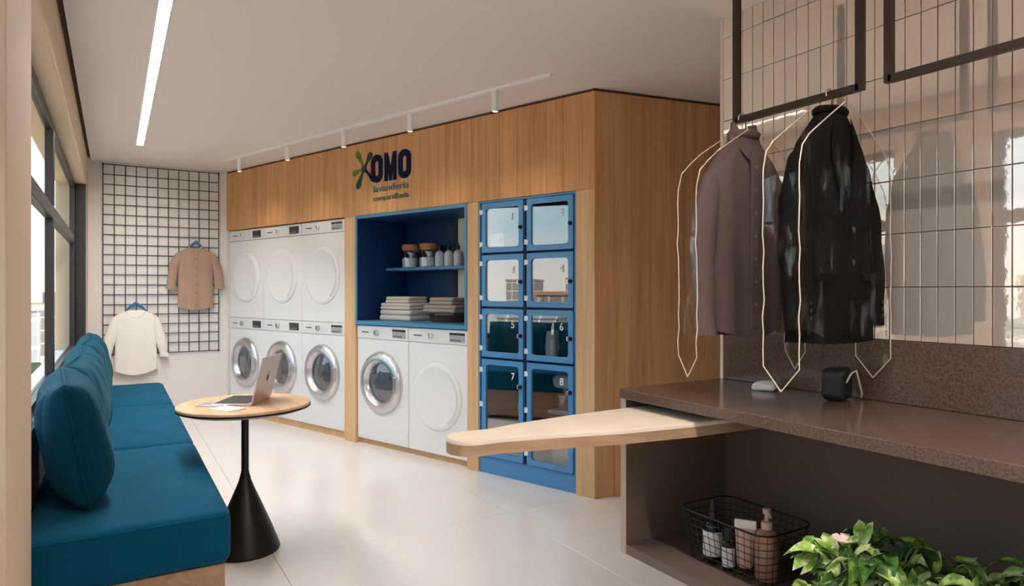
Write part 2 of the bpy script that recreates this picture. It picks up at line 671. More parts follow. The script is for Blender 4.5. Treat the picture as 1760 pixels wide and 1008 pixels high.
def facade_mat(name, col, win):
    m = mat(name, col, 0.8, rand=0.12)
    n = m.node_tree.nodes
    L = m.node_tree.links
    hs = [x for x in n if x.type == 'HUE_SAT'][0]
    tco = n.new('ShaderNodeTexCoord')
    mpn = n.new('ShaderNodeMapping')
    mpn.inputs['Rotation'].default_value = (R(90), 0, 0)
    br = n.new('ShaderNodeTexBrick')
    br.inputs['Color1'].default_value = win
    br.inputs['Color2'].default_value = win
    br.inputs['Mortar'].default_value = col
    br.inputs['Scale'].default_value = 0.32
    br.inputs['Mortar Size'].default_value = 0.055
    br.inputs['Brick Width'].default_value = 0.8
    br.inputs['Row Height'].default_value = 0.9
    br.offset = 0.0
    sp = n.new('ShaderNodeSeparateXYZ')
    ad = n.new('ShaderNodeMath')
    ad.operation = 'ADD'
    cb = n.new('ShaderNodeCombineXYZ')
    L.new(tco.outputs['Object'], sp.inputs[0])
    L.new(sp.outputs[0], ad.inputs[0])
    L.new(sp.outputs[1], ad.inputs[1])
    L.new(ad.outputs[0], cb.inputs[0])
    L.new(sp.outputs[2], cb.inputs[1])
    L.new(cb.outputs[0], br.inputs['Vector'])
    L.new(br.outputs[0], hs.inputs['Color'])
    return m


# ================================================================== structure
CZ = 2.37
# ---- floor
fb = MB().box(-0.42, 4.7, -1.7, 8.0, -0.10, -0.004)
floor = struct(fb.build('floor', M_GROUT, smooth=0), 'polished off-white large-format tile floor')
xs = [-0.42, 0.618 - 0.0, 1.818, 3.018, 4.218, 4.7]
ys = [-1.7] + [-0.55 + 1.2 * k for k in range(0, 8)] + [8.0]
tile_cache = {}
for i in range(len(xs) - 1):
    for j in range(len(ys) - 1):
        sx, sy = xs[i + 1] - xs[i], ys[j + 1] - ys[j]
        key = (round(sx, 3), round(sy, 3))
        if key not in tile_cache:
            g = 0.0008
            tile_cache[key] = MB().box(g, sx - g, g, sy - g, -0.004, 0.0, bev=0.0006, seg=1).mesh('floor_tile', M_FLOOR, 0)
        o = link('floor_tile', tile_cache[key], floor)
        o.location = (xs[i], ys[j], 0)

# ---- ceiling
SLOTS = [(.154, .206, 2.66, 6.07), (1.074, 1.126, -1.60, 1.05)]
cb_ = MB()
cxs = sorted([-0.176, 4.7] + [v for q in SLOTS for v in q[:2]])
cys = sorted([-1.7, 8.0] + [v for q in SLOTS for v in q[2:]])
for a, b in zip(cxs, cxs[1:]):
    for c, d in zip(cys, cys[1:]):
        hole = any(q[0] <= (a + b) / 2 <= q[1] and q[2] <= (c + d) / 2 <= q[3] for q in SLOTS)
        cb_.box(a, b, c, d, CZ + (0.04 if hole else 0), CZ + 0.14)
ceiling = struct(cb_.build('ceiling', M_CEIL, smooth=0), 'plain warm white plaster ceiling')
cg = MB().box(-0.42, -0.170, -1.7, 7.2, CZ + 0.03, CZ + 0.14)
cg.build('shadow_gap', M_DARKGAP, ceiling, 0)
sf = MB().box(1.42, 2.2, -1.7, 1.745, 2.25, CZ + 0.02)
struct(sf.build('ceiling_drop', M_CEIL, smooth=0), 'lowered ceiling box over the counter')

# ---- window wall
wl = MB()
XI, XO = -0.20, -0.42
wl.box(XO, XI, 1.79, 2.30, 0, CZ + 0.03, bev=0.004)
wl.box(XO, XI, 6.70, 7.05, 0, CZ + 0.03)
wl.box(XO, XI, -1.7, -0.90, 0, CZ + 0.03)
wl.build('pier', M_PIER, None, 35)
wall_left = bpy.data.objects['pier']
wall_left.name = 'wall_left'
struct(wall_left, 'cream painted window wall with piers and beam')
MB().box(XO, XI, -0.90, 1.79, 2.11, CZ + 0.03, bev=0.012, seg=3).build('beam', M_PIER, wall_left)
MB().box(XO, XI, 2.30, 6.70, 2.11, CZ + 0.03, bev=0.012, seg=3).build('beam', M_PIER, wall_left)
MB().box(XO, -0.25, 2.30, 6.70, 0, 0.70).build('apron', M_WALL, wall_left)
MB().box(XO, -0.25, -0.90, 1.79, 0, 0.70).build('apron', M_WALL, wall_left)


def window(name, label, y0, y1, mull, jw):
    z0, z1, zt = 0.70, 2.11, 1.62
    x0, x1 = -0.315, -0.28
    f = MB()
    f.box(x0, x1, y0, y1, z1 - 0.05, z1, bev=0.003)
    f.box(x0, x1 + .01, y0, y1, z0, z0 + 0.055, bev=0.003)
    f.box(x0, x1, y0, y0 + 0.05, z0 + 0.055, z1 - 0.05, bev=0.003)
    f.box(x0, x1, y1 - jw, y1, z0 + 0.055, z1 - 0.05, bev=0.003)
    if jw > .1:
        f.box(x1, -.205, y1 - 0.03, y1, z0, z1, bev=0.003)
    root = struct(f.build(name, M_FRAME), label)
    MB().box(x0, x1 + .004, y0 + .05, y1 - jw, zt - .035, zt + .035, bev=.003).build('transom', M_FRAME, root)
    ms = [y0 + .05] + mull + [y1 - jw]
    for m_ in mull:
        MB().box(x0, x1 + .006, m_ - .03, m_ + .03, z0 + .055, zt - .035, bev=.003).build('mullion', M_FRAME, root)
        MB().box(x0, x1 + .006, m_ - .03, m_ + .03, zt + .035, z1 - .05, bev=.003).build('mullion', M_FRAME, root)
    for k, (a, b) in enumerate(zip(ms, ms[1:])):
        a2 = a + (.03 if k else 0)
        b2 = b - (.03 if k < len(ms) - 2 else 0)
        MB().box(-.302, -.297, a2, b2, z0 + .055, zt - .035).build('pane', M_WGLASS, root, 0)
        MB().box(-.302, -.297, a2, b2, zt + .035, z1 - .05).build('pane', M_WGLASS, root, 0)


window('window_1', 'dark framed window behind the teal bench', 2.30, 6.70, [4.30], .16)
window('window_2', 'dark framed window beside the camera opposite the tiled wall', -0.90, 1.79, [0.45], .05)

# ---- far wall, near wall and the passage walls
struct(MB().box(-0.42, 0.955, 7.0, 7.15, 0, CZ + .03).build('wall_back', M_WALL, None, 0), 'white wall behind the black wire grid')
struct(MB().box(-0.42, 4.7, -1.85, -1.7, 0, CZ + .03).build('wall_front', M_WALL, None, 0), 'plain white wall behind the viewer')
struct(MB().box(4.7, 4.85, -1.7, 8.0, 0, CZ + .03).build('wall_passage', M_WALL, None, 0), 'white wall at the end of the passage')
struct(MB().box(1.2, 4.7, 7.85, 8.0, 0, CZ + .03).build('wall_rear', M_WALL, None, 0), 'white wall behind the laundry block')

# ---- tiled wall
XT = 2.014
YE = 1.750
core = MB().box(XT + 0.004, 2.20, -1.7, YE - 0.002, 0, 2.26)
wall_right = struct(core.build('wall_right', M_TGROUT, None, 0), 'wall of tall slim glazed tiles')
TW, TH, TG = 0.0455, 0.1605, 0.0022
tz0 = 1.05
tm = MB().box(0, 0.0085, TG / 2, TW - TG / 2, TG / 2, TH - TG / 2, bev=0.0012, seg=2).mesh('tile', M_TILE, 0)
tcol = int(round((YE - 0.66) / TW))
stuffb = MB()
for r_ in range(8):
    z = tz0 + r_ * TH
    zz1 = min(TH, 2.25 - z)
    m_ = tm
    if zz1 < TH - 1e-3:
        m_ = MB().box(0, 0.0085, TG / 2, TW - TG / 2, TG / 2, zz1, bev=0.0012, seg=2).mesh('tile', M_TILE, 0)
    for c_ in range(tcol):
        o = link('tile', m_, wall_right)
        o.location = (XT - 0.001, YE - (c_ + 1) * TW, z)
    for c_ in range(tcol, int((YE + 1.65) / TW)):
        y = YE - (c_ + 1) * TW
        stuffb.box(XT - .001, XT + .0075, y + TG / 2, y + TW - TG / 2, z + TG / 2, z + zz1 - TG / 2)
so_ = stuffb.build('tiles_beyond_view', M_TILE, wall_right, 0)
so_['kind'] = 'stuff'
MB().box(XT - .003, 2.2, YE - .002, YE + .013, 0.3, 2.25, bev=.001).build('edge_trim', M_SIGNW, wall_right)
struct(MB().box(2.2, 4.7, 1.45, 1.60, 0, CZ + .03).build('wall_hall', M_WALL, None, 0), 'white wall running along the passage')

# ---- laundry block
ZT = 2.352
core = MB()
core.box(-4.32, -0.02, 0.70, 0.76, 0, CZ)                 # back of all recesses
core.box(-4.32, -0.02, 0.022, 0.70, 1.80, CZ + .01)       # bulkhead over the recesses
core.box(-0.128, -0.02, 0.022, 0.70, 0, 1.80)             # behind near post
core.box(-1.000, -0.907, 0.022, 0.70, 0, 1.80)
core.box(-2.345, -2.22, 0.022, 0.70, 0, 1.80)
core.box(-4.32, -4.235, 0.022, 0.70, 0, 1.80)
block = core.build('wall_laundry', M_WOODL, None, 0)
block.location = W(0)
block.rotation_euler = (0, 0, WROT)
struct(block, 'oak clad laundry block housing machines, niche and lockers')
# fascia planks
x = -4.30
k = 0
while x < -0.001:
    wd = [0.118, 0.142, 0.105, 0.13][k % 4]
    x2 = min(x + wd, 0.0)
    if 0.0 - x2 < 0.03:
        x2 = 0.0
    MB().box(x + .0005, x2 - .0005, 0.0, 0.022, 1.790, ZT, bev=0.0012, seg=1).build('plank', M_WOOD, block)
    x = x2
    k += 1
for (a, b) in ((-0.128, 0.0), (-1.004, -0.903), (-2.353, -2.211)):
    MB().box(a, b, 0.0, 0.06, 0.0, 1.789, bev=0.0015, seg=1).build('post', M_WOODL, block)
MB().box(-4.30, -4.228, 0.0, 0.06, 0.0, 1.789, bev=0.0015, seg=1).build('post', M_WALL, block)
MB().box(-4.32, 0.0, 0.012, 0.03, ZT, CZ + .002).build('top_gap', M_DARKGAP, block, 0)
MB().box(-4.228, -2.353, 0.045, 0.06, 0.0, 0.062).build('plinth', M_WOODL, block, 0)
MB().box(-2.211, -1.004, 0.045, 0.06, 0.0, 0.045).build('plinth', M_WOODL, block, 0)
# side cladding
SD = Vector((0.985, -0.172, 0)).normalized()
srot = math.atan2(SD.y, SD.x)
side = MB().box(0.0, 2.34, 0.022, 0.06, 0, CZ).build('wall_cladding', M_WOODL, None, 0)
side.location = (AX, AY, 0)
side.rotation_euler = (0, 0, srot)
struct(side, 'oak clad side of the laundry block')
x = 0.0
k = 0
while x < 2.33:
    wd = [0.13, 0.112, 0.145][k % 3]
    MB().box(x + .0005, min(x + wd, 2.34) - .0005, 0, 0.022, 0.0, ZT, bev=.0012, seg=1).build('plank', M_WOOD, side)
    x += wd
    k += 1
MB().box(0, 2.34, 0.012, 0.03, ZT, CZ + .002).build('top_gap', M_DARKGAP, side, 0)


# ================================================================== lights of the room and one added strip
def strip_light(q, label):
    cx_, cy_ = (q[0] + q[1]) / 2, (q[2] + q[3]) / 2
    hx_, hy_ = (q[1] - q[0]) / 2 - .0005, (q[3] - q[2]) / 2 - .0005
    l_ = thing('ceiling_strip_light', label, 'lamp', (cx_, cy_, CZ))
    for s_ in (-1, 1):
        MB().box(s_ * hx_ - .001, s_ * hx_ + .001, -hy_, hy_, 0, .034).xf(Matrix.Translation((-s_ * .0012, 0, 0))).build('channel_side', M_DARKCH, l_, 0)
    MB().box(-hx_ + .0025, hx_ - .0025, -hy_, hy_, .030, .036).build('diffuser', M_LAMP, l_, 0)


strip_light(SLOTS[0], 'long glowing strip light set in the ceiling above the bench')
strip_light(SLOTS[1], 'added unseen strip light behind the viewer, brightening the front area')  # added lamp out of view, supplies extra brightness for the front area

tp0, tp1 = Vector((0.842, 6.36, 0)), Vector((2.008, 2.906, 0))
td = (tp1 - tp0).normalized()
tr = thing('lighting_track', 'thin white lighting track on the ceiling before the oak wall', 'lamp track', (tp0.x, tp0.y, CZ), math.atan2(td.y, td.x))
MB().box(0, (tp1 - tp0).length, -.012, .012, -.018, 0, bev=.002).build('rail', M_LAMPW, tr)
SN = ['nearest the wire grid', 'second from the wire grid', 'in the middle above the sign', 'second from the tiled wall', 'nearest the tiled wall']
for i, (px_, py_) in enumerate(((.933, 6.097), (1.175, 5.37), (1.387, 4.66), (1.632, 3.985), (1.866, 3.285))):
    s = (Vector((px_, py_, 0)) - tp0).dot(td)
    q = tp0 + td * s
    sp = thing('spotlight', 'small white tube spotlight on the track, ' + SN[i], 'spotlight', (q.x, q.y, CZ - .018), WROT, 'track spotlights')
    MB().box(-.02, .02, -.012, .012, -.014, 0, bev=.002).build('adapter', M_LAMPW, sp)
    MB().lathe([(0.014, -.012), (.019, -.016), (.019, -.118), (.016, -.12), (.015, -.108)], 20, cap=False).build('body', M_LAMPW, sp)
    MB().lathe([(0, -.108), (.015, -.108)], 20, cap=False).build('lens', M_SPOTE, sp)
    l = bpy.data.lights.new('spotlight_beam', 'SPOT')
    l.energy = SPOT
    l.color = (1.0, 0.86, 0.68)
    l.spot_size = R(110)
    l.spot_blend = 1.0
    l.shadow_soft_size = 0.02
    lo = bpy.data.objects.new('spotlight_beam', l)
    lo.location = (q.x, q.y, CZ - .018 - .125)
    lo.rotation_euler = (R(6), 0, WROT)
    COL.objects.link(lo)


# ================================================================== washing machines and dryers
def round_door_chrome(root, z):
    Mx = Matrix.Translation((0, 0, z)) @ Matrix.Rotation(R(90), 4, 'X')    # local z -> -y (out of the face)
    d = MB().lathe([(.146, .006), (.158, .032), (.172, .044), (.205, .044), (.226, .030), (.236, .010), (.236, -.002)], 48, Mx, cap=False).build('door', M_CHROME, root)
    MB().lathe([(.148, .008), (.134, .012), (.097, .022), (.045, .030), (0, .032)], 40, Mx, cap=False).build('door_glass', M_DOORGL, d)
    MB().lathe([(.148, .004), (.144, -.05), (.114, -.10), (.057, -.135), (0, -.14)], 40, Mx, cap=False).build('drum', M_DRUM, d)
    for a in range(3):
        MB().tube([(.12 * math.cos(R(a * 120 + 20)), -.004, z + .12 * math.sin(R(a * 120 + 20))), (.03 * math.cos(R(a * 120 + 60)), .11, z + .03 * math.sin(R(a * 120 + 60)))], [.022, .012], 8).build('drum_paddle', M_CHROME, d)
    MB().box(.186, .224, -.056, -.034, z - .06, z + .06, bev=.006).build('handle', M_CHROME, d)


def round_door_white(root, z):
    Mx = Matrix.Translation((0, 0, z)) @ Matrix.Rotation(R(90), 4, 'X')
    d = MB().lathe([(0, .016), (.19, .016), (.205, .020), (.222, .020), (.236, .012), (.240, 0), (.240, -.004)], 56, Mx, cap=False).build('door', M_WHITE, root)
    rows = []
    for k in range(17):
        a = R(-55 + 110 * k / 16)
        rows.append([(r_ * math.cos(a), -y_, z + r_ * math.sin(a)) for (r_, y_) in ((.196, .017), (.202, .026), (.214, .026), (.220, .017))])
    MB().grid(rows).build('door_handle', M_WHITEP, d)


def machine(name, label, t0, t1, z0, z1, kind, disp, group):
    wd = (t1 - t0)
    root = thing(name, label, 'washing machine' if kind == 'washer' else 'dryer', W((t0 + t1) / 2, 0.018, z0), WROT, group)
    h = z1 - z0
    hw = wd / 2 - .002
    MB().box(-hw, hw, 0, .6, 0 if z0 > .2 else .0, h - .104, bev=.006, seg=3).build('body', M_WHITE, root)
    p = MB().box(-hw, hw, -.004, .6, h - .102, h - .001, bev=.005, seg=2).build('control_panel', M_WHITEP, root)
    MB().box(-.24, -.155, -.0055, -.003, h - .057, h - .047).build('maker_mark', M_GREY, p, 0)
    kn = MB().lathe([(.024, 0), (.023, .016), (.019, .020), (0, .020)], 24, Matrix.Translation((-.06, -.004, h - .052)) @ Matrix.Rotation(R(90), 4, 'X'), cap=False).build('knob', M_CHROME if kind == 'washer' else M_WHITEP, p)
    MB().box(-.064, -.056, -.026, -.022, h - .066, h - .034).build('knob_pointer', M_GREY, kn, 0)
    dd = MB().box(.125, .27, -.007, -.003, h - .085, h - .020, bev=.002).build('display', disp, p)
    MB().box(.125, .27, -.008, -.0065, h - .036, h - .021).build('display_bar', M_DISP if disp is not M_DISP else M_KEYS, dd, 0)
    MB().box(.135, .235, -.008, -.0068, h - .078, h - .066).build('display_keys', M_GREY, dd, 0)
    if kind == 'washer':
        round_door_chrome(root, .455)
        MB().box(-hw + .012, hw - .012, -.003, 0, .018, .10, bev=.001).build('kick_panel', M_WHITE, root)
    else:
        round_door_white(root, h * .46)
    return root


cells = [(2.362, 2.980), (2.980, 3.600), (3.600, 4.220)]
wnames = ['beside the oak post', 'in the middle behind the laptop', 'next to the wire grid wall']
for i, (a, b) in enumerate(cells):
    machine('washing_machine', 'white front loader with chrome door under the dryers, ' + wnames[i], a, b, 0.062, 0.938, 'washer', M_DISPL if i == 0 else M_DISP, 'washers under the stacked dryers')
    machine('tumble_dryer', 'white dryer stacked on a washer, ' + wnames[i].replace(' behind the laptop', ' of the three'), a, b, 0.939, 1.783, 'dryer', M_DISPL if i == 0 else M_DISP, 'stacked dryers')
machine('washing_machine', 'white front loader with chrome door under the blue niche', 1.610, 2.208, 0.045, 0.930, 'washer', M_DISPL, None)
machine('tumble_dryer', 'white dryer with round white door under the blue niche', 1.008, 1.608, 0.045, 0.930, 'dryer', M_DISPL, None)

# ================================================================== blue niche
NX0, NX1, NZ0, NZ1, ND = -2.211, -1.004, 0.936, 1.788, 0.52
ni = thing('niche_cabinet', 'deep blue open niche with shelf above the two front loaders', 'shelf unit', W(0, 0, 0), WROT)
ni.location = W(0, 0, NZ0)
h = NZ1 - NZ0
ed = 0.02
MB().box(NX0, NX1, ND, ND + .02, 0, h).build('back_panel', M_BLUED, ni, 0)
MB().box(NX0, NX0 + ed, 0.004, ND, 0, h).build('side_panel', M_BLUED, ni, 0)
MB().box(NX1 - ed, NX1, 0.004, ND, 0, h).build('side_panel', M_BLUED, ni, 0)
MB().box(NX0 + ed, NX1 - ed, 0.004, ND, h - ed, h).build('top_panel', M_BLUED, ni, 0)
MB().box(NX0 + ed, NX1 - ed, 0.004, ND, 0, .03).build('bottom_panel', M_BLUEE, ni, 0)
MB().ring([(NX0, 0), (NX1, 0), (NX1, h), (NX0, h)], [(NX0 + .022, .03), (NX1 - .022, .03), (NX1 - .022, h - .024), (NX0 + .022, h - .024)], -.004, .004).build('edge_frame', M_BLUEE, ni, 0)
shz = 1.385 - NZ0
MB().box(NX0 + ed, NX1 - ed, 0.29, ND, shz - .022, shz, bev=.002).build('shelf', M_BLUEE, ni)


def W3(t, d, z):
    return W(t, d, z)


# white panel strip at the niche back, with dark edge
wp = MB().box(-1.580, -1.30, ND - .012, ND, .031, h - .021).build('white_panel', M_PAPER, ni, 0)
MB().box(-1.625, -1.580, ND - .016, ND, .031, h - .021).build('edge_strip', M_WICKER, ni, 0)

# shelf goods
def jar(t, label):
    j = thing('storage_jar', label, 'jar', W(t, .39, 1.385), WROT, 'jars on the niche shelf')
    MB().lathe([(.0, .0), (.070, 0), (.075, .006), (.075, .125), (.062, .140), (.062, .150)], 28, cap=False).build('glass', M_JAR, j)
    MB().lathe([(0, .004), (.069, .004), (.069, .078), (0, .088)], 24, cap=False).build('powder', M_POWDER, j)
    MB().lathe([(0, .143), (.064, .143), (.072, .152), (.072, .185), (.066, .190), (0, .190)], 28, cap=False).build('cork_lid', M_CORK, j)
jar(2.00, 'clear jar of white powder with cork lid, left on the shelf')
jar(1.79, 'clear jar of white powder with cork lid beside the white bottles')


def bottle(name, label, cat, loc, prof, m, capprof, mc, group=None, extra=None, rz=WROT):
    b = thing(name, label, cat, loc, rz, group)
    MB().lathe(prof, 24, cap=False).build('body', m, b)
    MB().lathe(capprof, 20, cap=False).build('cap', mc, b)
    return b
BP = [(0, 0), (.032, 0), (.036, .005), (.036, .095), (.028, .115), (.012, .125), (.012, .132)]
BC = [(.014, .128), (.014, .160), (.006, .162), (.006, .178), (0, .178)]
BL = ['white bottle with dark cap right beside the second jar', 'second white bottle from the jars on the shelf', 'third white bottle from the jars on the shelf', 'white bottle with dark cap at the shelf end']
for i, t in enumerate((1.655, 1.555, 1.455, 1.285)):
    bottle('soap_bottle', BL[i], 'bottle', W(t, .38, 1.385), BP, M_BOTW, BC, M_DKCAP, 'white bottles on the niche shelf')
bottle('tall_bottle', 'tall dark green bottle behind the white bottles', 'bottle', W(1.42, .465, 1.385), [(0, 0), (.030, 0), (.032, .004), (.032, .15), (.014, .19), (.013, .245)], M_GREENB, [(.015, .24), (.015, .275), (0, .275)], M_DKCAP)

# folded towels: two stacks
def towel(t, d, z, wx, wy, hz, m, label, rot=0.0):
    o = thing('folded_towel', label, 'towel', W(t, d, z), WROT + rot, 'folded towels in the blue niche')
    n_ = 2
    for k in range(n_):
        MB().rbox(wx / 2, wy / 2 - (.006 if k else 0), hz / n_ / 2, hz / n_ / 2 * .9, 6, M=Matrix.Translation((0, 0, hz / n_ * (k + .5)))).build('fold', m, o)
    return o
zt = NZ0 + .03
towel(1.93, .30, zt, .36, .30, .085, M_TOWEL, 'thick cream towel at the bottom of the left stack')
towel(1.93, .30, zt + .086, .345, .29, .05, M_TOWEL, 'cream towel in the middle of the left stack')
towel(1.95, .30, zt + .137, .26, .22, .05, M_TOWEL, 'small cream towel on top of the left stack', .05)
tray = thing('wicker_tray', 'dark oval wicker tray under the right towel stack', 'tray', W(1.46, .30, zt), WROT)
MB().lathe([(0, 0), (.15, 0), (.17, .05), (.175, .055), (.165, .052), (.145, .008), (0, .008)], 36, Matrix.Diagonal((1.05, .85, 1, 1)), cap=False).build('tray', M_WICKER, tray)
towel(1.45, .30, zt + .0085, .20, .18, .062, M_TOWEL2, 'taupe towel lying in the wicker tray')
towel(1.45, .30, zt + .072, .33, .28, .055, M_TOWEL2, 'taupe towel in the middle of the right stack')
towel(1.46, .30, zt + .128, .26, .21, .055, M_TOWEL2, 'small taupe towel on top of the right stack', -.05)

# ================================================================== lockers
LX0, LX1, LZ1 = -0.902, -0.129, 1.788
lk = thing('locker_cabinet', 'blue metal locker cabinet with eight glazed doors', 'locker', W(0), WROT)
MB().box(LX0, LX1, .012, .5, 0, .105, bev=.002).build('plinth', M_BLUE, lk)
MB().box(LX0, LX0 + .014, .012, .5, .105, LZ1).build('side_panel', M_BLUE, lk, 0)
MB().box(LX1 - .014, LX1, .012, .5, .105, LZ1).build('side_panel', M_BLUE, lk, 0)
MB().box(-.522, -.506, .012, .49, .105, LZ1 - .014).build('divider', M_NAVYIN, lk, 0)
MB().box(LX0 + .014, LX1 - .014, .49, .5, .105, LZ1).build('back_panel', M_NAVYIN, lk, 0)
MB().box(LX0 + .014, LX1 - .014, .012, .49, LZ1 - .014, LZ1).build('top_panel', M_BLUE, lk, 0)
rowsz = [(1.448, 1.770), (1.098, 1.432), (.768, 1.082), (.118, .752)]
for (a, b) in rowsz[:-1]:
    for (u0, u1) in ((LX0 + .014, -.522), (-.506, LX1 - .014)):
        MB().box(u0, u1, .03, .49, a - .014, a - .002).build('shelf', M_BLUED, lk, 0)
MB().ring([(LX0, .105), (LX1, .105), (LX1, LZ1), (LX0, LZ1)], [(LX0 + .012, .112), (LX1 - .012, .112), (LX1 - .012, LZ1 - .012), (LX0 + .012, LZ1 - .012)], .004, .012).build('face_frame', M_BLUE, lk, 0)
for (a, b) in ((LX0 + .012, -.868), (-.522, -.492)):
    MB().box(a, b, .0115, .0135, .112, LZ1 - .012).build('hinge_gap_shade', M_NAVYIN, lk, 0)  # navy strip stands in for the shade in the gap beside the doors
num = 0
for (a, b) in rowsz:
    for (u0, u1) in ((-.868, -.522), (-.492, -.146)):
        num += 1
        cx, cz = (u0 + u1) / 2, (a + b) / 2
        d = MB().ring(rrect(u0, u1, a, b, .008), rrect(u0 + .034, u1 - .034, a + .034, b - .034, .022), -.006, .012).build('door', M_BLUE, lk)
        MB().prism(rrect(u0 + .032, u1 - .032, a + .032, b - .032, .02), .002, .006).build('pane', M_LGLASS, d, 0)
        for hz in ((a + .055), (b - .055)) if b - a < .5 else ((a + .07), cz + .02, (b - .07)):
            MB().cyl((u0 - .010, -.004, hz - .016), .008, .032, 10).build('hinge', M_WHITE, d)
            MB().box(u0 - .012, u0 + .010, -.008, -.002, hz - .014, hz + .014, bev=.001).build('hinge_leaf', M_WHITE, d)
        lz = cz - .01 if b - a < .5 else cz + .16
        MB().lathe([(.013, 0), (.013, .012), (.009, .018), (0, .018)], 16, Matrix.Translation((u1 - .017, -.006, lz)) @ Matrix.Rotation(R(90), 4, 'X'), cap=False).build('latch', M_DKCAP, d)
        MB().box(u1 - .046, u1 - .028, -.009, -.006, lz - .014, lz + .012, bev=.001).build('latch_plate', M_CHROME, d)
        text('number', str(num), .06, M_PAPER, d, (u1 - .098, -.0005, b - .12), .001, height=.045)
crd = thing('white_card', 'white card with a grey digit in the topmost left locker', 'card', W(.745, .0, 1.486), WROT)
MB().box(-.055, .055, .0075, .0085, 0, .085).build('card', M_PAPER, crd, 0)
text('digit', '3', .05, M_GREY, crd, (.022, .0072, .02), .0003, height=.045)


# locker contents
o = thing('storage_box', 'dark cardboard box filling the third locker of the left column', 'box', W(.705, .15, .768), WROT)
MB().box(-.14, .14, 0, .26, 0, .19, bev=.006).build('box', M_BOXDK, o)
MB().box(-.145, .145, -.005, .265, .19, .215, bev=.004).build('lid', M_BOXDK, o)
bp = thing('backpack', 'grey backpack in the third locker of the right column', 'backpack', W(.27, .17, .768), WROT)
MB().rbox(.105, .08, .125, .055, 6, crown=.02, M=Matrix.Translation((0, .08, .125))).build('bag', M_BAGDK, bp)
MB().rbox(.075, .025, .055, .022, 5, M=Matrix.Translation((0, -.008, .075))).build('front_pocket', M_BAGDK, bp)
MB().tube([(-.03, .08, .25), (-.025, .07, .285), (.025, .07, .285), (.03, .08, .25)], .007).build('top_handle', M_BAGDK, bp)
wb = thing('paper_bag', 'crumpled white paper bag beside the grey backpack', 'bag', W(.385, .12, .768), WROT)
MB().rbox(.035, .03, .09, .01, 5, M=Matrix.Translation((0, 0, .09)), func=lambda p: p + noise.noise_vector(p * 22) * .01).build('bag', M_PAPER, wb)
dk = thing('dark_pouch', 'dark folded pouch at the left of the locker with the backpack', 'pouch', W(.456, .2, .768), WROT)
MB().rbox(.028, .10, .085, .012, 4, M=Matrix.Translation((0, .0, .085))).build('pouch', M_NAVY, dk)

hm = thing('white_helmet', 'tall white rounded helmet in the lower left locker', 'helmet', W(.60, .17, .36), WROT)
MB().lathe([(.06, 0), (.078, .02), (.082, .09), (.066, .15), (.036, .185), (0, .197)], 28, cap=True).build('shell', M_WHITE, hm)
MB().lathe([(.0, .196), (.030, .19), (.026, .235), (.012, .28), (0, .285)], 18, cap=False).build('dark_top', M_DKCAP, hm)
ls1 = MB().box(LX0 + .014, -.522, .08, .49, .346, .36).build('shelf', M_NAVYIN, lk, 0)
ls2 = MB().box(-.506, LX1 - .014, .08, .49, .406, .42).build('shelf', M_NAVYIN, lk, 0)
ky = thing('key_strap', 'keys on a strap hanging in the lower left locker', 'keys', W(.60, .12, .742), WROT)
MB().tube([(0, 0, 0), (.004, 0, -.03), (-.008, 0, -.05), (.012, 0, -.062), (0, 0, -.085), (-.012, 0, -.06)], .006).build('key_ring', M_CHROME, ky)
MB().tube([(0, 0, -.07), (.003, 0, -.12), (-.002, 0, -.165)], .005).build('strap', M_GREY, ky)
mg = thing('folded_magazine', 'white folded magazine on the floor of the lower left locker', 'magazine', W(.69, .2, .118), WROT + .3)
MB().box(-.12, .12, -.10, .10, 0, .012, bev=.002).build('pages', M_PAPER, mg)
MB().box(-.118, .118, -.098, .098, .012, .0145).build('cover', M_TOWEL2, mg, 0)

mxr = thing('stand_mixer', 'white stand mixer with steel bowl in the lower right locker', 'mixer', W(.31, .2, .42), WROT)
MB().rbox(.12, .075, .014, .012, 5, M=Matrix.Translation((0, 0, .014))).build('base', M_WHITE, mxr)
MB().box(.055, .10, -.035, .035, .02, .17, bev=.012, seg=3).build('column', M_CHROME, mxr)
MB().rbox(.105, .048, .045, .04, 6, M=Matrix.Translation((-.01, 0, .205))).build('head', M_WHITE, mxr)
MB().lathe([(0, .028), (.035, .028), (.06, .06), (.066, .125), (.069, .127), (.062, .125), (0, .05)], 28, Matrix.Translation((-.035, 0, 0)), cap=False).build('bowl', M_CHROME, mxr)
MB().cyl((-.035, 0, .10), .012, .07, 12).build('whisk', M_CHROME, mxr)
MB().tube([(.05, -.05, .25), (.06, -.05, .29), (.085, -.05, .29), (.095, -.05, .255), (.07, -.05, .24)], .006, closed=True).build('hook_loop', M_CHROME, mxr)
cbg = thing('laundry_sack', 'pale cloth sack with dark print in the lower right locker', 'bag', W(.275, .12, .118), WROT)
MB().rbox(.085, .045, .12, .03, 6, M=Matrix.Translation((0, 0, .12)), func=lambda p: p + noise.noise_vector(p * 14) * .012).build('sack', M_TOWEL2, cbg)
MB().tube([(-.03, -.055, .185), (0, -.058, .165), (.03, -.055, .19), (.01, -.058, .20), (-.02, -.056, .165), (.02, -.058, .15)], .004).build('dark_print', M_DKCAP, cbg)

# ================================================================== sign
sg = thing('wall_sign', 'raised navy OMO lettering with green splash star on the oak fascia', 'sign', W(0, 0, 0), WROT)
sg.location = W(0, 0, 1.87)
bz = 1.87


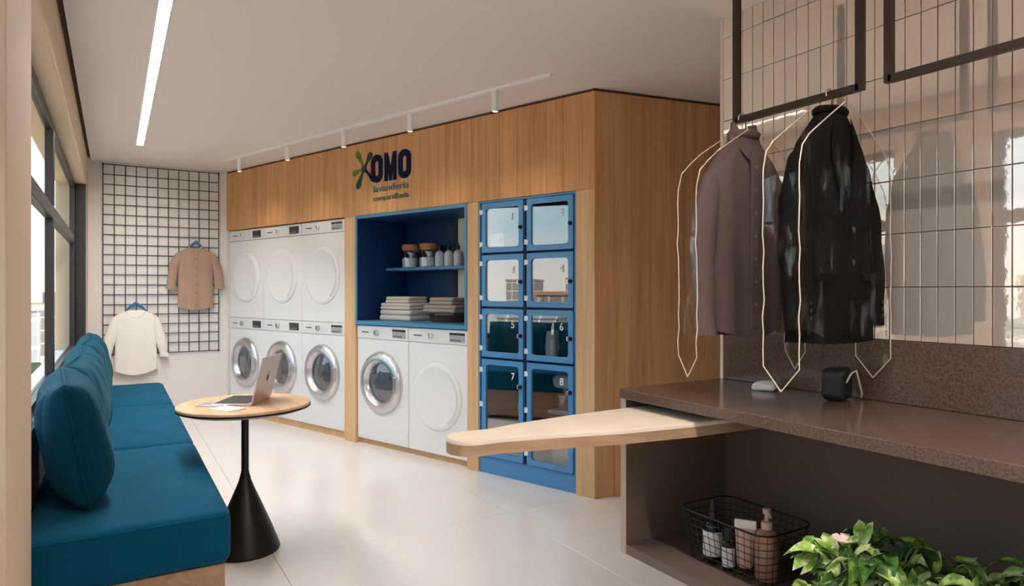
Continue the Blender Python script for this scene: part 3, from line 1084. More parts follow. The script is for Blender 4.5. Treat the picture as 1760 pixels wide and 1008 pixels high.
def S(px0):  # t -> local x
    return -px0
def letter_O(x0, x1, z0, z1, grow, y0, y1, m, name, ht=.32):
    w_ = x1 - x0
    outer = rrect(x0 - grow, x1 + grow, z0 - grow, z1 + grow, w_ / 2 * .95 + grow, 8)
    iw = w_ * ht
    inner = rrect((x0 + x1) / 2 - iw / 2 + grow * .3, (x0 + x1) / 2 + iw / 2 - grow * .3, z0 + w_ * .36, z1 - w_ * .36, max(iw / 2 * .9 - grow * .3, .004), 8)
    return MB().ring(outer, inner, y0, y1).build(name, m, sg, 0)
def letter_M(x0, x1, z0, z1, grow, y0, y1, m, name):
    w_ = x1 - x0
    s = w_ * .27
    c = (x0 + x1) / 2
    g = grow
    poly = [(x0 - g, z0 - g), (x0 - g, z1 + g), (x0 + s + g, z1 + g), (c, z0 + (z1 - z0) * .42 + g), (x1 - s - g, z1 + g), (x1 + g, z1 + g), (x1 + g, z0 - g), (x1 - s - g, z0 - g),
            (x1 - s - g, z0 + (z1 - z0) * .55), (c + .010 + g, z0 - g), (c - .010 - g, z0 - g), (x0 + s + g, z0 + (z1 - z0) * .55), (x0 + s + g, z0 - g)]
    MB().prism(poly, y0, y1).build(name, m, sg, 0)
LZ0, LZ1_ = 2.022 - bz, 2.236 - bz
lets = [('O', -2.005, -1.868), ('M', -1.845, -1.712), ('O', -1.690, -1.553)]
for (ch, a, b) in lets:
    (letter_O if ch == 'O' else letter_M)(a, b, LZ0, LZ1_, .006, -.006, 0.0, M_SIGNW, 'letter_outline')
    (letter_O if ch == 'O' else letter_M)(a, b, LZ0, LZ1_, 0, -.014, -.006, M_NAVY, 'letter')
text('lettering', 'lavanderia', .06, M_STEEL, sg, (-1.985, -.003, 1.952 - bz), .003, width=.40, height=.050)
text('lettering', 'compartilhada', .06, M_STEEL, sg, (-1.985, -.003, 1.872 - bz), .003, width=.40, height=.052)
cx, cz = -2.100, 2.150 - bz
def arm(x1, z1, w_, m, y):
    v = Vector((x1 - cx, z1 - cz))
    L_ = v.length
    d_ = v / L_
    nrm = Vector((-d_.y, d_.x))
    prof = [(0, .012), (.3, .010), (.55, .3 * w_), (.78, .5 * w_), (.92, .42 * w_), (1.0, .18 * w_)]
    l_ = [(cx + d_.x * L_ * s + nrm.x * a, cz + d_.y * L_ * s + nrm.y * a) for s, a in prof]
    r__ = [(cx + d_.x * L_ * s - nrm.x * a, cz + d_.y * L_ * s - nrm.y * a) for s, a in reversed(prof)]
    MB().prism(l_ + r__, y - .006, y).build('splash_arm', m, sg, 0)
arm(-2.190, 2.290 - bz, .055, M_SGREEN, 0)
arm(-2.010, 2.262 - bz, .055, M_SDGREEN, -.0002)
arm(-2.240, 2.120 - bz, .05, M_SGREEN, -.0004)
arm(-2.185, 2.000 - bz, .055, M_SDGREEN, -.0006)
arm(-1.975, 2.040 - bz, .04, M_NAVY, -.0008)
MB().lathe([(0, .008), (.026, .008), (.026, 0), (0, 0)], 18, Matrix.Translation((cx, 0, cz)) @ Matrix.Rotation(R(90), 4, 'X'), cap=False).build('splash_centre', M_SDGREEN, sg)

# ================================================================== bench
bw = thing('bench_base', 'long oak bench base under the teal cushions', 'bench', (0.04, 4.26, 0))
for (a, b) in ((-1.83, -.62), (-.62, .67), (.67, 1.83)):
    MB().box(-.28, .285, a + .001, b - .001, .03, .268, bev=.002).build('panel', M_WOODX, bw)
MB().box(-.27, .25, -1.80, 1.80, 0, .03).build('plinth', M_DARKGAP, bw, 0)
CL = ['nearest teal velvet seat cushion on the bench', 'middle teal velvet seat cushion on the bench', 'farthest teal velvet seat cushion by the white blouse']
for i, (a, b) in enumerate(((2.405, 3.618), (3.622, 4.925), (4.929, 6.10))):
    c = thing('seat_cushion', CL[i], 'cushion', (0.048, (a + b) / 2, .2705), 0, 'teal seat cushions')
    MB().rbox(.296, (b - a) / 2, .09, .035, 12, crown=.012, M=Matrix.Translation((0, 0, .0905)),
              func=lambda p: p + Vector((0, 0, noise.noise(p * 7) * .004))).build('cushion', M_TEAL, c)
    for zz in (.165, .020):
        pts = [(x_, y_, zz) for (x_, y_) in rrect(-.290, .290, -(b - a) / 2 + .006, (b - a) / 2 - .006, .035, 5)]
        MB().tube(pts, .004, 6, closed=True).build('piping', M_TEAL, c)


def pillow(y, ln, ht, th, lean, rz, x, label, seed):
    p = thing('back_pillow', label, 'pillow', (x, y, .468), rz, 'teal back pillows')
    b = MB()
    nU, nV = 30, 26
    sh = Vector((seed * 3.1, seed * 1.7, 0))
    for s in (1, -1):
        rows = []
        for i in range(nU + 1):
            u = -1 + 2 * i / nU
            row = []
            for j in range(nV + 1):
                v = -1 + 2 * j / nV
                e_ = max(0, (1 - abs(u) ** 5)) ** .5 * max(0, (1 - abs(v) ** 3.6)) ** .5
                yy = u * ln / 2 * (1 - .05 * (1 - v * v))
                zz = v * ht / 2 * (1 - .05 * (1 - u * u))
                q = Vector((yy * 5, zz * 2.2, s * .7)) + sh
                fold = (noise.noise(q) * .016 + noise.noise(Vector((yy * 16, zz * 6, s)) + sh) * .011) * e_
                xx = s * (th / 2 * e_ + .004) + fold
                row.append((xx, yy, zz + ht / 2))
            rows.append(row)
        b.grid(rows if s > 0 else list(reversed(rows)))
    bmesh.ops.remove_doubles(b.bm, verts=b.bm.verts[:], dist=.0085)
    bmesh.ops.recalc_face_normals(b.bm, faces=b.bm.faces[:])
    b.xf(Matrix.Rotation(-lean, 4, 'Y'))
    b.build('pillow', M_TEALP, p, 80)
    pts = []
    for (yy, zz) in rrect(-ln / 2 * .985, ln / 2 * .985, ht * .0075, ht * .9925, .03, 4):
        u, v = yy / (ln / 2), (zz - ht / 2) / (ht / 2)
        pts.append(Matrix.Rotation(-lean, 4, 'Y') @ Vector((0, yy * (1 - .05 * (1 - v * v)), ht / 2 + (zz - ht / 2) * (1 - .05 * (1 - u * u)))))
    MB().tube(pts, .005, 6, closed=True).build('piping', M_TEALP, p)
PL = ['nearest teal back pillow leaning on the window side', 'second teal back pillow from the camera', 'third teal back pillow, middle of the row', 'fourth teal back pillow from the camera', 'farthest teal back pillow near the wire grid']
for i in range(5):
    pillow(2.93 + .70 * i, .68, .43 - .004 * i, .19, R(9), R([4, -3, 3, -2, 2][i]), -.092, PL[i], i + 1)

# ================================================================== table
TX, TY, TZ = .52, 3.245, .68
tb = thing('pedestal_table', 'small round oak table on a black cone pedestal', 'table', (TX, TY, 0))
tt = MB().lathe([(0, TZ - .022), (.282, TZ - .022), (.290, TZ - .016), (.290, TZ - .003), (.287, TZ), (0, TZ)], 64, cap=False).build('table_top', M_TABLE, tb)
MB().lathe([(0, TZ - .034), (.25, TZ - .034), (.291, TZ - .020), (.2915, TZ - .012), (.289, TZ - .012)], 64, cap=False).build('edge_band', M_BLACK, tt)
MB().lathe([(.0165, .345), (.0165, TZ - .034)], 20).build('pole', M_BLACK, tb)
MB().lathe([(.152, 0), (.154, .008), (.150, .022), (.118, .105), (.072, .215), (.046, .275), (.028, .32), (.019, .355), (.0165, .37)], 28, cap=True).build('cone_base', M_BLACK, tb, 20)

# laptop
hp1 = Vector((.528, 3.135))
hd = Vector((.50, .866)).normalized()
lrot = math.atan2(hd.y, hd.x) - R(90)     # local y along hinge, local x away from user
lp = thing('laptop', 'open silver laptop on the round table', 'laptop', (hp1.x + hd.x * .125, hp1.y + hd.y * .125, TZ), lrot)
MB().box(-.185, .0, -.125, .125, .0, .010, bev=.003).build('base', M_LAPTOP, lp)
MB().box(-.172, -.02, -.112, .112, .0102, .0112).build('keyboard', M_KEYS, lp, 0)
ML = Matrix.Translation((.0, 0, .008)) @ Matrix.Rotation(R(14), 4, 'Y')
ld = MB().box(-.003, .004, -.125, .125, 0, .215, bev=.002, M=ML).build('screen_lid', M_LAPTOP, lp)
MB().box(-.0036, -.0028, -.117, .117, .012, .208, M=ML).build('screen', M_DISP, ld, 0)
MLr = ML @ Matrix.Translation((.0042, 0, .11)) @ Matrix.Rotation(R(90), 4, 'Z')
MB().prism([(.014 * math.cos(a * .3142) * (1 - .18 * (a in (0, 1, 19))), .016 * math.sin(a * .3142)) for a in range(20)], -.0008, 0, M=MLr).build('lid_emblem', M_DKCAP, ld, 0)
MB().prism([(.000, .018), (.003, .026), (.009, .029), (.006, .020)], -.0008, 0, M=MLr).build('lid_emblem', M_DKCAP, ld, 0)
nb = thing('notepad', 'white notepad lying on the table before the laptop', 'notepad', (.425, 3.105, TZ), .5)
MB().box(-.045, .045, -.065, .065, 0, .004, bev=.001).build('cover', M_PAPER, nb)
MB().box(-.044, .044, -.064, .064, .004, .0055).build('sheet', M_PAPER, nb, 0)
ph = thing('smartphone', 'white smartphone beside the notepad on the table', 'phone', (.385, 3.235, TZ), .9)
MB().box(-.034, .034, -.07, .07, 0, .008, bev=.003).build('body', M_BOTW, ph)
MB().box(-.030, .030, -.062, .062, .008, .0085).build('screen', M_DISPL, ph, 0)

# ================================================================== wire grid on the far wall
gx0, gx1, gz0, gz1 = -.084, .876, .618, 2.345
gr = thing('wire_grid', 'black wire grid panel on the white far wall', 'grid panel', ((gx0 + gx1) / 2, 6.978, gz0))
gw, gh = (gx1 - gx0), gz1 - gz0
vm = MB().tube([(0, 0, 0), (0, 0, gh)], .0042, 8).mesh('wire', M_GRID)
hm_ = MB().tube([(-gw / 2, 0, 0), (gw / 2, 0, 0)], .0042, 8).mesh('wire', M_GRID)
for i in range(12):
    o = link('wire', vm, gr)
    o.location = (-gw / 2 + gw * i / 11, -.004, 0)
for i in range(20):
    o = link('wire', hm_, gr)
    o.location = (0, .004, gh * i / 19)
for (a, b) in ((-gw / 2, .0), (gw / 2, .0), (-gw / 2, gh), (gw / 2, gh)):
    MB().cyl((a, .004, b), .010, .011, 10, axis='y').build('wall_clip', M_GRID, gr)


# ================================================================== garments
def lerp_tab(tab, z):
    for (a, b) in zip(tab, tab[1:]):
        if a[0] >= z >= b[0]:
            f = (a[0] - z) / max(1e-6, a[0] - b[0])
            return [a[k] + (b[k] - a[k]) * f for k in range(1, len(a))]
    return list(tab[-1][1:])


def garment_body(tab, nz=36, n=64, k=7, seed=0, tail=0.0):
    """rings of an oblong section from neck down; tab rows: z, half width, half depth, fold depth"""
    rows = []
    z0, z1 = tab[0][0], tab[-1][0]
    for i in range(nz + 1):
        f = i / nz
        z = z0 + (z1 - z0) * (f ** 1.25)
        a, b, am = lerp_tab(tab, z)
        row = []
        for j in range(n):
            t = 2 * math.pi * j / n
            c, s = math.cos(t), math.sin(t)
            x_ = a * math.copysign(abs(c) ** .75, c)
            y_ = b * math.copysign(abs(s) ** .75, s)
            q = Vector((x_ * 9, z * 1.2 + seed * 5.3, s * .8))
            y_ += am * (math.sin(k * x_ / max(a, .01) * 1.7 + seed + 1.2 * z) * .6 + noise.noise(q) * 1.3) * (.4 + abs(s))
            x_ += am * .5 * noise.noise(q + Vector((7, 1, 3)))
            zz = z
            if i > nz * .7:
                zz += tail * (abs(x_) / a) ** 2 * (i / nz - .7) / .3 + am * .3 * noise.noise(q * .7)
            row.append((x_, y_, zz))
        rows.append(row)
    return MB().grid(rows, closed=True)


def sleeve(pts, rad, seed, flat=.62, n=18):
    rows = []
    m = 26
    for i in range(m + 1):
        f = i / m * (len(pts) - 1)
        k_ = min(int(f), len(pts) - 2)
        g = f - k_
        p = Vector(pts[k_]).lerp(Vector(pts[k_ + 1]), g)
        r_ = rad[k_] + (rad[k_ + 1] - rad[k_]) * g
        row = []
        for j in range(n):
            t = 2 * math.pi * j / n
            q = Vector((math.cos(t) * 1.3 + seed * 4, math.sin(t) * 1.3, p.z * 11))
            rr = r_ * (1 + .16 * noise.noise(q))
            row.append(p + Vector((math.cos(t) * rr, math.sin(t) * rr * flat * 1.25, 0)))
        rows.append(row)
    return MB().grid(rows, closed=True)


def coat_hanger(name, label, loc, rz, half, m, drop=.055, hook=.07):
    o = thing(name, label, 'hanger', loc, rz)
    pts = [(-half, 0, -drop), (-half * .5, 0, -drop * .42), (0, 0, 0), (half * .5, 0, -drop * .42), (half, 0, -drop)]
    MB().tube(pts, [.008, .012, .016, .012, .008], 10).build('arms', m, o)
    MB().tube([(-half * .97, 0, -drop), (half * .97, 0, -drop)], .0045, 8).build('bar', m, o)
    r_ = .016
    hk = [(0, 0, 0), (0, 0, hook - 2.2 * r_)]
    for k_ in range(11):
        a = R(-60 + 24 * k_)
        hk.append((0, r_ * math.cos(a) - .0, hook - r_ + r_ * math.sin(a)))
    hk[1] = (0, .004, hook - 2.3 * r_)
    MB().tube(hk, .0022, 8).build('hook', M_HOOK, o)
    return o


GY = 6.945
# white blouse on the grid
bl = thing('white_blouse', 'white long-sleeved blouse on a hanger low on the wire grid', 'blouse', (.172, GY, 0))
tab = [(1.020, .070, .012, 0), (1.005, .100, .020, .001), (.975, .160, .026, .002), (.93, .172, .030, .004), (.75, .162, .032, .008), (.55, .170, .034, .010), (.43, .172, .034, .010)]
garment_body(tab, seed=1, k=6, tail=.05).build('body', M_BLOUSE, bl, 80)
MB().tube([(.072 * math.cos(R(a)), -.016 - .012 * abs(math.cos(R(a * .5))), 1.012 - .055 * max(0, math.sin(R(a)))) for a in range(0, 181, 15)], .006, 8).build('neckline', M_BLOUSE, bl)
for s in (-1, 1):
    sl_ = sleeve([(s * .138, 0, .985), (s * .162, 0, .945), (s * .190, -.004, .82), (s * .218, -.008, .68), (s * .225, -.012, .62)], [.006, .032, .046, .044, .03], 3 + s).build('sleeve', M_BLOUSE, bl, 80)
    sleeve([(s * .226, -.012, .625), (s * .232, -.014, .585)], [.036, .040], 9 + s).build('cuff', M_BLOUSE, sl_, 80)
MB().tube([(-.1, .0, 1.0), (0, .0, 1.012), (.1, 0, 1.0)], .008, 6).build('back_yoke', M_BLOUSE, bl)
coat_hanger('clothes_hanger', 'blue plastic hanger holding the white blouse', (.172, GY, 1.085), 0, .085, M_HANGB, .075, .06)

# brown shirt on the grid
bs = thing('brown_shirt', 'taupe brown button shirt on a hanger high on the wire grid', 'shirt', (.668, GY, 0))
tab = [(1.608, .052, .020, 0), (1.595, .085, .024, .001), (1.565, .150, .028, .002), (1.52, .160, .030, .003), (1.30, .150, .030, .006), (1.12, .152, .032, .008), (1.015, .158, .034, .009)]
garment_body(tab, seed=4, k=5, tail=.04).build('body', M_BROWN, bs, 80)
MB().tube([(.052 * math.cos(R(a)), -.022 * math.sin(R(a)) - .004, 1.615 - .045 * max(0, math.sin(R(a)))) for a in range(-30, 211, 15)], .011, 8).build('collar', M_BROWN, bs)
MB().box(-.013, .013, -.041, -.034, 1.03, 1.565, bev=.002).build('placket', M_BROWN, bs)
for z in (1.50, 1.42, 1.34, 1.26, 1.18):
    MB().cyl((0, -.046, z), .006, .006, 12, axis='y').build('button', M_BUTTON, bs)
for s in (-1, 1):
    sl_ = sleeve([(s * .125, 0, 1.575), (s * .150, 0, 1.54), (s * .180, -.006, 1.45), (s * .200, -.014, 1.33), (s * .205, -.018, 1.255)], [.006, .032, .042, .040, .038], 5 + s).build('sleeve', M_BROWN, bs, 80)
    sleeve([(s * .205, -.018, 1.262), (s * .207, -.020, 1.215)], [.043, .044], 2 + s).build('cuff', M_BROWN, sl_, 80)
coat_hanger('clothes_hanger', 'blue plastic hanger holding the brown shirt', (.672, GY, 1.668), 0, .06, M_HANGB, .065, .05)

# ================================================================== hanging rails over the counter
RX, RZ = 1.73, 1.752
def rail(y0, y1, label):
    f = thing('hanging_rail', label, 'clothes rail', (RX, (y0 + y1) / 2, RZ), 0, 'dark rails hung over the counter')
    h_ = (y1 - y0) / 2
    MB().box(-.010, .010, -h_, h_, -.010, .010, bev=.001).build('bar', M_RAIL, f)
    for s in (-1, 1):
        MB().box(-.010, .010, s * h_ - .010, s * h_ + .010, -.0095, 2.25 - RZ, bev=.001).build('post', M_RAIL, f)
rail(1.035, 1.447, 'dark hanging rail carrying the two garment bags')
rail(.54, .957, 'empty dark hanging rail above the plants')


def hang_set(y, zc, rz, kind):
    """hanger, garment and clear cover at the rail; local x across the shoulders, front to -y"""
    base = (RX + .004, y, 0)
    lab = 'mauve brown shirt' if kind == 'shirt' else 'black jacket'
    hg = thing('garment_hanger', 'wire-hooked hanger carrying the ' + lab, 'hanger', (base[0], y, zc), rz)
    MB().tube([(-.130, 0, -.105), (-.06, 0, -.045), (0, 0, .005), (.06, 0, -.045), (.130, 0, -.105)], [.009, .011, .012, .011, .009], 10).build('arms', M_DKCAP, hg)
    hk = [(0, 0, 0), (.001, .002, .030), (.014, .002, .044)]
    r_ = .0175
    top = RZ + .0125 - zc
    # hook curls over the bar, in the plane across the bar (local x)
    cx_, cz_ = -.004, RZ - zc + .0005
    hk = [(0, 0, 0), (.0, 0, .012), (.010, 0, .026)]
    for k_ in range(12):
        a = R(-35 + 21 * k_)
        hk.append((cx_ + r_ * math.cos(a), 0, cz_ + r_ * math.sin(a)))
    MB().tube(hk, .0022, 8).build('hook', M_HOOK, hg)
    if kind == 'shirt':
        g = thing('bagged_shirt', 'mauve brown button shirt inside the left garment bag', 'shirt', (base[0], y, 0), rz)
        m = M_PURPLE
        tab = [(zc + .012, .044, .026, 0), (zc - .018, .066, .030, .001), (zc - .085, .128, .034, .002), (zc - .130, .154, .036, .004), (zc - .30, .150, .036, .007), (zc - .50, .155, .040, .010), (zc - .635, .158, .042, .011)]
        garment_body(tab, seed=2, k=5, tail=.03).build('body', m, g, 80)
        MB().grid([[(.048 * math.cos(R(a)), -.032 * math.sin(R(a)) - .002, zc + .034 - .075 * max(0, math.sin(R(a))) ** 2 - w_ * .028) for a in range(-40, 221, 13)] if w_ != 1 else
                   [(.062 * math.cos(R(a)), -.044 * math.sin(R(a)) - .002, zc + .034 - .075 * max(0, math.sin(R(a))) ** 2 - .040) for a in range(-40, 221, 13)] for w_ in (-.6, 0, 1)]).build('collar', m, g, 60)
        MB().tube([(.046 * math.cos(R(a)), -.03 * math.sin(R(a)), zc + .012) for a in range(0, 360, 20)], .014, 8, closed=True).build('collar_band', m, g)
        MB().box(-.014, .014, -.052, -.044, zc - .61, zc - .05, bev=.002).build('placket', m, g)
        for k_ in range(7):
            MB().cyl((0, -.0555, zc - .10 - .072 * k_), .0052, .004, 12, axis='y').build('button', M_BUTTOND, g)
        for s in (-1, 1):
            sl_ = sleeve([(s * .102, 0, zc - .072), (s * .130, 0, zc - .13), (s * .160, -.004, zc - .24), (s * .178, -.010, zc - .40), (s * .172, -.016, zc - .565)], [.006, .030, .043, .040, .034], 6 + s).build('sleeve', m, g, 80)
            sleeve([(s * .172, -.016, zc - .56), (s * .171, -.018, zc - .625)], [.037, .038], 1 + s).build('cuff', m, sl_, 80)
    else:
        g = thing('bagged_jacket', 'black suit jacket inside the right garment bag', 'jacket', (base[0], y, 0), rz)
        m = M_JACKET
        tab = [(zc + .004, .046, .030, 0), (zc - .020, .068, .036, .001), (zc - .088, .142, .042, .001), (zc - .140, .172, .046, .002), (zc - .34, .170, .046, .004), (zc - .50, .182, .050, .006), (zc - .645, .192, .054, .007)]
        garment_body(tab, seed=6, k=3, tail=.01).build('body', m, g, 80)
        for s in (-1, 1):
            rows = []
            for (zz, xi, xo) in ((.015, .028, .038), (.05, .032, .058), (.10, .030, .080), (.15, .022, .078), (.19, .016, .062), (.25, .009, .034), (.31, .004, .008)):
                ad_, bd = lerp_tab(tab, zc - zz)[:2]
                rows.append([(s * x_, -bd * max(0, 1 - (x_ / ad_) ** 2.67) ** .375 - .008, zc - zz) for x_ in (xi, (xi + xo) / 2, xo)])
            MB().grid(rows).build('lapel', m, g, 60)
            sl_ = sleeve([(s * .114, 0, zc - .080), (s * .148, 0, zc - .135), (s * .176, -.004, zc - .25), (s * .196, -.012, zc - .42), (s * .190, -.020, zc - .60)], [.006, .038, .050, .048, .042], 6 + s).build('sleeve', m, g, 80)
            for q in range(3):
                MB().cyl((s * .190, -.0545, zc - .57 + .02 * q), .005, .005, 10, axis='y').build('cuff_button', M_DKCAP, sl_)
            MB().box(s * .11 - .045, s * .11 + .045, -.062, -.054, zc - .47, zc - .45, bev=.002).build('pocket_flap', m, g)
        MB().tube([(.05 * math.cos(R(a)), -.03 * math.sin(R(a)), zc + .006) for a in range(0, 360, 20)], .013, 8, closed=True).build('collar', m, g)
        for q in range(2):
            MB().cyl((.006, -.064, zc - .33 - .09 * q), .008, .006, 12, axis='y').build('button', M_DKCAP, g)
    # clear cover
    hw, dp = (.228, .042) if kind == 'shirt' else (.240, .052)
    zb = .998
    bg_ = thing('garment_bag', 'clear plastic garment bag over the ' + lab, 'garment bag', (base[0], y, 0), rz)
    def outline(side):
        pts = [(side * .018, zc + .022), (side * .07, zc - .010), (side * .14, zc - .054), (side * (hw - .045), zc - .090), (side * (hw - .013), zc - .122), (side * hw, zc - .17)]
        n_ = 12
        for k_ in range(1, n_ + 1):
            z_ = zc - .17 + (zb - (zc - .17)) * k_ / n_
            pts.append((side * (hw + .008 * noise.noise(Vector((k_ * .7, side, y)))), z_))
        return pts
    Lp, Rp = outline(-1), outline(1)
    for (yy, nm) in ((-dp, 'front_panel'), (dp, 'back_panel')):
        rows = []
        for (l_, r2_) in zip(Lp, Rp):
            row = []
            for k_ in range(17):
                f = k_ / 16
                x_ = l_[0] + (r2_[0] - l_[0]) * f
                z_ = l_[1] + (r2_[1] - l_[1]) * f
                wv = math.sin(math.pi * f)
                row.append((x_, yy + math.copysign(1, yy) * .012 * wv + .012 * wv * noise.noise(Vector((x_ * 9, z_ * 4, y * 5 + yy))), z_))
            rows.append(row)
        MB().grid(rows).build(nm, M_PLASTIC, bg_, 80)
    for sd, pts in ((-1, Lp), (1, Rp)):
        rows = [[(p[0] + sd * .006 * math.sin(math.pi * f), -dp + 2 * dp * f, p[1]) for f in (0, .25, .5, .75, 1)] for p in pts]
        x_ = pts[-1][0]
        rows.append([(x_, -dp + 2 * dp * f, zb - .062 * (1 - abs(2 * f - 1)) - .001) for f in (0, .25, .5, .75, 1)])
        MB().grid(rows).build('gusset', M_PLASTIC, bg_, 80)
        for yy in (-dp, dp):
            MB().tube([(p[0], yy, p[1]) for p in pts] + [(x_, 0, zb - .063)], .0017, 6).build('seam', M_SEAM, bg_)


hang_set(1.425, 1.688, R(-6), 'shirt')
hang_set(1.125, 1.698, R(4), 'jacket')

# ================================================================== counter
CTZ = .864
ct = thing('countertop', 'speckled brown stone worktop along the tiled wall', 'countertop', (1.76, .04, CTZ - .034))
MB().box(1.488 - 1.76, XT - .002 - 1.76, -1.70, 1.705, 0, .034, bev=.003).build('slab', M_STONE, ct)
bsl = thing('backsplash', 'brown stone upstand between worktop and tiles', 'backsplash', (XT, .03, CTZ))
MB().box(-.022, -.0012, -1.69, 1.70, 0.0005, .186, bev=.002).build('slab', M_STONE, bsl)
cb2 = thing('open_cabinet', 'dark brown open cabinet under the stone worktop', 'cabinet', (1.76, .02, .30))
ch_ = CTZ - .034 - .30
cx0, cx1 = 1.497 - 1.76, 2.006 - 1.76
MB().box(cx0, cx1, 1.700, 1.722, 0, ch_ - .0005, bev=.001).build('side_panel', M_CAB, cb2)
MB().box(cx0 - .003, cx0, 1.698, 1.724, 0, ch_ - .0005).build('edge_strip', M_CABE, cb2, 0)
MB().box(cx0, cx1, -1.70, 1.700, 0, .032, bev=.001).build('bottom_panel', M_CAB, cb2)
MB().box(cx1 - .016, cx1, -1.70, 1.700, .032, ch_ - .0005).build('back_panel', M_CAB, cb2, 0)
MB().box(cx0, cx1 - .016, -.62, -.598, .032, ch_ - .0005).build('divider', M_CAB, cb2, 0)

# ironing board
ib = thing('ironing_board', 'pull-out ironing board with cream cover under the worktop', 'ironing board', (1.50, 1.575, .760))
def board(grow, n_=14):
    pts = []
    # x from inside the cabinet to the nose, tapering
    far = [(.36, .138), (.0, .140), (-.25, .132), (-.45, .112), (-.58, .085)]
    near = [(.36, -.185), (.0, -.165), (-.25, -.125), (-.45, -.070), (-.60, -.035)]
    pts += [(x_, y_ + grow) for (x_, y_) in near]
    c_ = Vector((-.655, .040))
    for k_ in range(1, n_):
        a = R(-100 - 150 * k_ / n_)
        pts.append((c_.x + (.070 + grow) * math.cos(a), c_.y - .005 - (.072 + grow) * -math.sin(a)))
    pts += [(x_, y_ + grow) for (x_, y_) in reversed(far)]
    return pts
b_ = bmesh.new()
bo = board(0)
bm_ = MB()
bm_.prism(bo, -.002, .028, plane='xy')
bm_.build('board', M_IRONW, ib, 40)
cv = MB().prism(bo, .0282, .042, plane='xy')
bmesh.ops.bevel(cv.bm, geom=[e_ for e_ in cv.bm.edges if abs(e_.verts[0].co.z - e_.verts[1].co.z) < 1e-5 and e_.verts[0].co.z > .04], offset=.007, segments=3, profile=.5, affect='EDGES')
cv.build('cover', M_IRONC, ib, 50)
MB().box(.02, .40, -.09, -.06, -.02, 0).build('slide', M_RAIL, ib, 0)
MB().box(.02, .40, .06, .09, -.02, 0).build('slide', M_RAIL, ib, 0)

# small things on the counter beneath the bags
rc = thing('folded_cloth', 'small crumpled white cloth on the worktop below the shirt', 'cloth', (1.90, 1.47, CTZ), .5)
MB().rbox(.055, .035, .012, .010, 5, M=Matrix.Translation((0, 0, .013)), func=lambda p: p + noise.noise_vector(p * 30) * .006 * (1 if p.z > -.009 else 0)).build('cloth', M_PAPER, rc)
pc = thing('black_pouch', 'black pouch with looped cord on the worktop below the jacket', 'pouch', (1.90, 1.21, CTZ), .3)
MB().rbox(.05, .035, .05, .02, 5, M=Matrix.Translation((0, 0, .051))).build('pouch', M_DKCAP, pc)
MB().tube([(-.03, -.034, .06), (-.035, -.05, .09), (-.005, -.055, .095), (.015, -.06, .05), (.04, -.06, .02), (.05, -.055, .008)], .003, 6).build('cord', M_SEAM, pc)

# ================================================================== basket and toiletries
BX, BY, BZ = 1.705, 1.40, .332
bk = thing('wire_basket', 'black wire basket in the open cabinet', 'basket', (BX, BY, BZ))
def bloop(f, z, r_=.04):
    hx, hy = .100 + .018 * f, .150 + .022 * f
    return [(x_, y_, z) for (x_, y_) in rrect(-hx, hx, -hy, hy, r_ + .01 * f, 5)]
BH = .155
for k_ in range(8):
    f = k_ / 7
    MB().tube(bloop(f, .004 + BH * f), k_ == 7 and .003 or .0012, 6, closed=True).build('wire', M_BLACK, bk)
lo0, lo1 = bloop(0, .004), bloop(1, .004 + BH)
def resample(lp_, n_):
    P_ = [Vector(p) for p in lp_] + [Vector(lp_[0])]
    L_ = [0]
    for a, b in zip(P_, P_[1:]):
        L_.append(L_[-1] + (b - a).length)
    out = []
    for i in range(n_):
        s = L_[-1] * i / n_
        for k2 in range(len(P_) - 1):
            if L_[k2] <= s <= L_[k2 + 1]:
                out.append(P_[k2].lerp(P_[k2 + 1], (s - L_[k2]) / max(1e-9, L_[k2 + 1] - L_[k2])))
                break
    return out
for a, b in zip(resample(lo0, 44), resample(lo1, 44)):
    MB().tube([a, b], .0010, 5).build('wire', M_BLACK, bk)
for k_ in range(7):
    y_ = -.13 + .26 * k_ / 6
    MB().tube([(-.10, y_, .004), (.10, y_, .004)], .0015, 5).build('wire', M_BLACK, bk)

BF = BZ + .006
d1 = thing('dropper_bottle', 'dark green dropper bottle with cream label in the wire basket', 'bottle', (1.640, 1.468, BF))
MB().lathe([(0, 0), (.025, 0), (.027, .004), (.027, .098), (.020, .112), (.011, .118), (.011, .122)], 24, cap=False).build('body', M_AMBER, d1)
MB().lathe([(.0275, .018), (.0275, .088)], 24, cap=False).build('label', M_LABEL, d1)
MB().lathe([(.013, .118), (.013, .142), (.008, .145), (.009, .165), (.004, .176), (0, .177)], 18, cap=False).build('dropper_cap', M_DKCAP, d1)
d2 = thing('small_bottle', 'small black bottle with white label in the wire basket', 'bottle', (1.632, 1.398, BF))
MB().lathe([(0, 0), (.016, 0), (.0175, .003), (.0175, .075), (.009, .085), (.009, .088)], 20, cap=False).build('body', M_AMBER, d2)
MB().lathe([(.0180, .008), (.0180, .062)], 20, cap=False).build('label', M_LABEL, d2)
MB().lathe([(.011, .085), (.011, .118), (0, .119)], 16, cap=False).build('cap', M_DKCAP, d2)
d3 = thing('cream_tube', 'pink cosmetic tube with pale crimped top in the wire basket', 'tube', (1.652, 1.350, BF), R(-55))
rows = []
for (z_, rx_, ry_) in ((.018, .020, .020), (.03, .023, .023), (.07, .0245, .018), (.11, .027, .010), (.125, .028, .004)):
    rows.append([(rx_ * math.cos(2 * math.pi * k_ / 24), ry_ * math.sin(2 * math.pi * k_ / 24), z_) for k_ in range(24)])
MB().grid(rows, closed=True).build('body', M_TUBE, d3, 60)
MB().box(-.029, .029, -.0045, .0045, .122, .146, bev=.002).build('crimp', M_LABEL, d3)
MB().lathe([(0, 0), (.019, 0), (.020, .003), (.020, .019), (0, .019)], 24, cap=False).build('cap', M_DKCAP, d3)
